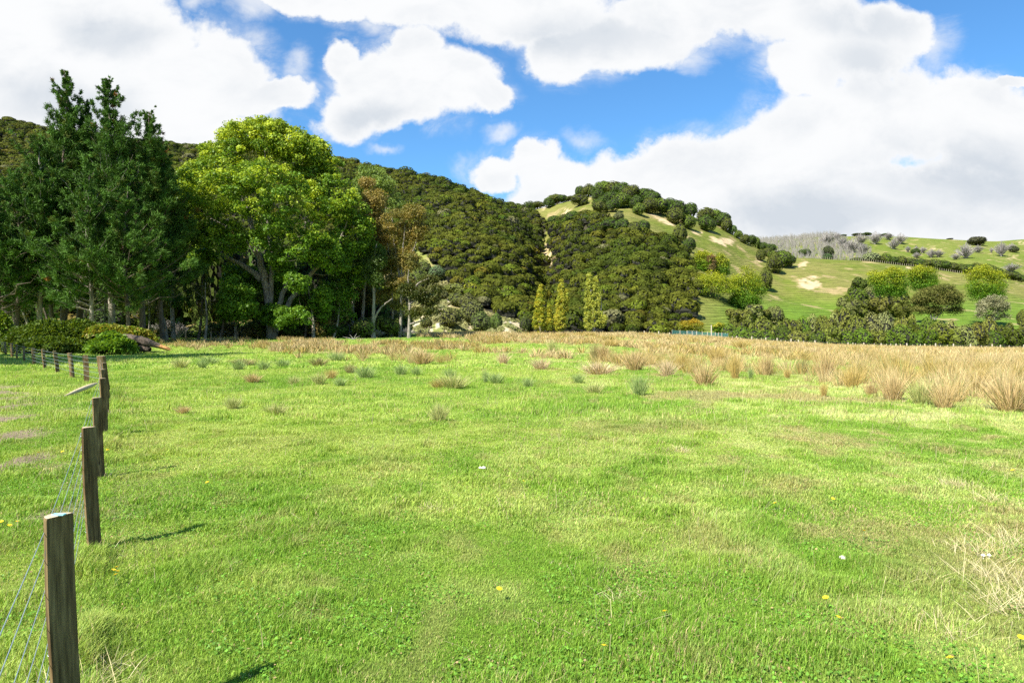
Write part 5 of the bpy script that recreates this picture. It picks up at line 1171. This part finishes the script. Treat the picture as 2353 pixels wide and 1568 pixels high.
def rush(px, py, w, h, kind, i, label):
    p = locate(px, py, 6, 140); s = p[1]/F; key = (kind, i % 3)
    if key not in _rm:
        T, rv = rush_template(600+i, 380, .62, .0115); c1, c2 = map(np.array, RC[kind]); col = lerp3(np.tile(c1, (380, 1)), np.tile(c2, (380, 1)), rv)
        f4, f3 = rush_faces(1, 380); mb = MB(); mb.add(T.reshape(-1, 3), f4, np.repeat(col, 5, 0)); mb.f.append((f3, 0)); o = mb.build('rush_clump', [M_RUSH]); _rm[key] = o.data
    else: o = bpy.data.objects.new('rush_clump', _rm[key]); COL.objects.link(o)
    o.location = (p[0], p[1], p[2]-.02); o.scale = (w*s*1.1, w*s*1.1, h*s*1.4); o.rotation_euler = (0, 0, i*1.7)
    tag(o, label, 'rush clump', 'single rush clumps')
RL = [(1040,893,80,32,'mix'),(1010,893,45,24,'gold'),(547,849,32,22,'green'),(606,850,30,22,'green'),(465,845,26,18,'green'),(416,845,40,22,'mix'),(732,840,50,18,'dark'),(733,883,36,26,'mix'),(760,872,30,24,'gold'),(781,886,30,18,'green'),(840,868,50,26,'green'),(804,857,30,20,'dark'),(920,861,34,22,'green'),(534,938,40,26,'mix'),(634,952,55,26,'mix'),(421,949,34,18,'tan'),(580,878,40,20,'tan'),(675,884,30,20,'mix'),(773,828,40,18,'green'),
 (971,836,60,30,'tan'),(955,862,25,20,'green'),(1033,867,32,20,'green'),(1115,878,16,28,'green'),(1138,880,42,22,'green'),(1213,888,30,20,'green'),(1328,880,30,22,'green'),(1468,908,45,44,'green'),(1365,905,50,26,'mix'),(1008,968,50,42,'mix'),(1242,849,45,24,'pink'),(1268,812,25,30,'mix'),(1366,829,26,38,'dark'),(1386,829,40,38,'tan'),(1376,860,90,26,'pink'),(1456,850,60,40,'tan'),(1156,835,32,24,'pink'),
 (1618,886,62,46,'tan'),(1688,870,30,58,'gold'),(1724,870,14,26,'green'),(1762,864,32,50,'tan'),(1808,870,18,24,'gold'),(1892,911,18,32,'gold'),(1896,878,50,66,'tan'),(1568,852,36,42,'gold'),(1844,856,36,30,'dark'),(1532,864,50,34,'pink'),(1648,840,46,40,'gold'),(2001,909,34,32,'tan'),(2051,919,60,56,'tan'),(2117,928,60,52,'mix'),(2169,937,62,56,'tan'),(2321,944,115,74,'tan'),(1957,892,45,46,'gold'),(2250,900,60,50,'gold'),(560,838,60,14,'dark'),(480,836,50,16,'green'),(650,842,36,16,'green'),(1548,790,14,14,'gold'),(1400,795,50,14,'gold'),(1700,800,40,18,'gold')]
KN = dict(tan='dry tan', pink='pinkish brown', gold='golden', green='dark green', dark='brown green', mix='green and straw coloured')
cnt = {}
for i, (px, py, w, h, k) in enumerate(sorted(RL)):
    c = cnt.get(k, 0); cnt[k] = c+1
    rush(px, py, w, h, k, i, '{} clump of rushes in the paddock, {} such clump from the left'.format(KN[k], ordn(c)))

# ================================================================ flowers, mushrooms
M_YEL = plain_mat('yellow_petals', (.85, .62, .02), .5); M_STEM = plain_mat('green_stem', (.10, .2, .03), .6); M_MUSH = plain_mat('mushroom_skin', (.80, .74, .64), .6)
fm = None
FL = [(8,1210),(30,1213),(16,1220),(88,1046),(117,988),(84,990),(148,1042),(244,1038),(250,1330),(266,1325),(263,1335),(273,1341),(482,1116),(1197,1114),(1141,1371),(1384,1517),(1531,1433),(1787,1168),(1909,1155),(2079,1048),(2331,1087),(1914,1442),(2197,1545),(2339,1486),(1983,1236),(1904,1393)]
for i, (px, py) in enumerate(sorted(FL)):
    p = locate(px, py+8, 3, 60); loc = (p[0], p[1], p[2])
    if fm is None:
        mb = MB(); V, Fq = tube([(0, 0, 0), (.004, 0, .05), (0, 0, .105)], .0018, 5); mb.add(V, Fq, (1, 1, 1), 1)
        for r_, n_, z_ in ((.019, 13, .106), (.012, 9, .110)):
            for k in range(n_):
                a = 6.28*k/n_; c, s_ = math.cos(a), math.sin(a); w_ = .0032
                mb.add([(0-s_*w_*.3, c*w_*.3, z_), (s_*w_*.3, -c*w_*.3, z_), (c*r_+s_*w_, s_*r_-c*w_, z_+.004), (c*r_-s_*w_, s_*r_+c*w_, z_+.004)], [(0, 1, 2, 3)], (1, 1, 1), 0)
        V, Fq = blob(.006, 8, 5, 1); mb.add(V+[0, 0, .109], Fq, (1, 1, 1), 0)
        o = mb.build('dandelion', [M_YEL, M_STEM]); fm = o.data
    else: o = bpy.data.objects.new('dandelion', fm); COL.objects.link(o)
    o.location = loc; o.rotation_euler = (R(18), R(8*math.sin(i)), i); k = 1+.03*p[1]; o.scale = (k, k, 1)
    tag(o, 'small yellow dandelion flower in the grass, {} from the left'.format(ordn(i)), 'flower', 'yellow flowers in the grass')
for i, (px, py, k, lab) in enumerate([(1111,1080,.034,'white mushroom pair in the middle of the paddock'), (1936,1290,.030,'round white mushroom alone in the grass at the right'), (2258,1284,.018,'left of two small white mushrooms near the right edge'), (2272,1284,.017,'right of two small white mushrooms near the right edge')]):
    p = locate(px, py, 3, 60); mb = MB()
    for q in ([(0, 0, 1)] if i else [(0, 0, 1), (-.055, .02, .7)]):
        z = np.linspace(0, 1, 7)*math.pi/2; pr = np.stack([np.zeros(7)+q[0], np.zeros(7)+q[1], .035+k*q[2]*.75*np.sin(z)], -1); V, Fq = tube(pr, np.maximum(k*q[2]*np.cos(z), .001)*1.05, 14); mb.add(V, Fq)
        V, Fq = tube([(q[0], q[1], 0), (q[0], q[1], .055)], [k*.3, k*.26], 8); mb.add(V, Fq)
    o = mb.build('mushroom', [M_MUSH], smooth=True); o.location = p; tag(o, lab, 'mushroom')
# flat leaves of clover and plantain between the blades, and dead grass caught round the fence posts
g = np.random.default_rng(431); mb = MB(); Y = 2.4+9*g.random(90000)**.9; X = (g.random(len(Y))*2-1)*(.78*Y+.6)
k = (fbm(X/.8, Y/.8, 221, 3) > .53) & (g.random(len(X)) < 1.1-Y/14); X, Y = X[k], Y[k]; m = len(X)
c = np.stack([X, Y, gz(X, Y)+.012+.03*g.random(m)], -1); V, Fq = cards(c, unit(np.array([0, -.15, 1.])+.45*g.normal(size=(m, 3))), .012+.016*g.random(m), .9, g)
cc = np.array([.15, .31, .035])*(0.75+.6*g.random((m, 1))); br = g.random(m) < .05; cc[br] = (.42, .30, .14)
o = mb.add(V, Fq, np.repeat(cc, 4, 0)).build('clover', [M_GRASS]); tag(o, 'small flat clover and weed leaves low in the near grass', 'clover', kind='stuff')
mb = MB()
for (px, Y, n, hh) in [(200, 3.9, 150, .26), (216, 6.3, 70, .20), (234, 9.7, 60, .22), (243, 13.4, 50, .24), (246, 17, 40, .26), (2290, 5.6, 260, .26), (2190, 4.7, 120, .2), (2330, 6.5, 240, .28), (2340, 5.0, 220, .26), (2240, 6.3, 160, .22), (2120, 5.6, 100, .18), (1560, 12, 160, .16), (2200, 9, 190, .22), (2280, 8.3, 160, .2), (1420, 5.2, 60, .14), (1000, 8.0, 70, .15)]:
    b = at(px, Y); T, rv = rush_template(int(px+Y*10), n, .85, .0022/hh*max(1, Y/7))
    q_ = np.random.default_rng(int(px)); T = T+np.repeat(np.concatenate([q_.normal(size=(n, 2))*.35, np.zeros((n, 1))], 1)[:, None], 5, 1); T = T*(.35+.65*q_.random((n, 1, 1)))**np.array([0, 0, 1]); V = T*np.array([hh*1.6, hh*1.6, hh])+b; V[..., 2] += .0; f4, f3 = rush_faces(1, n)
    V[..., :2] = b[:2]+(V[..., :2]-b[:2])*1.0; mb.add(V.reshape(-1, 3), f4, np.repeat(lerp3(np.tile((.46, .38, .17), (n, 1)), np.tile((.62, .54, .32), (n, 1)), rv), 5, 0)); mb.f.append((f3+mb.n-n*5, 0))
o = mb.build('dead_grass', [M_RUSH]); tag(o, 'tangled dead grass at the post feet and in tufts of the near paddock', 'dead grass', kind='stuff')
# rough dry growth over the crumbling bank
g = np.random.default_rng(451); N = 60000; Y = 168+110*g.random(N); px = 870+360*g.random(N); X = (px-CX)*Y/F; Z = gz(X, Y); _, py = proj(X, Y, Z)
k = inpoly(px, py, [(870,560),(960,545),(1010,615),(1070,675),(1140,728),(1215,735),(1240,790),(870,790)]) & (fbm(X/5, Y/5, 231, 4) > .52)
X, Y, Z = X[k], Y[k], Z[k]; m = len(X); h = .5+1.3*g.random(m)*fbm(X/7, Y/7, 232); c = np.stack([X, Y, Z+h*.35], -1)
V, Fq = cards(c, unit(np.array([-.2, -.8, .5])+.6*g.normal(size=(m, 3))), h, .8, g); t = fbm(X/9, Y/9, 233)[:, None]; cc = (np.array([.24, .20, .085])*(1-t)+np.array([.14, .17, .04])*t)*(.6+.8*g.random((m, 1)))
o = MB().add(V, Fq, np.repeat(cc, 4, 0)).build('bank_scrub', [M_RUSH]); tag(o, 'rough dry grass and low growth over the crumbling bank under the bush', 'undergrowth', kind='stuff')
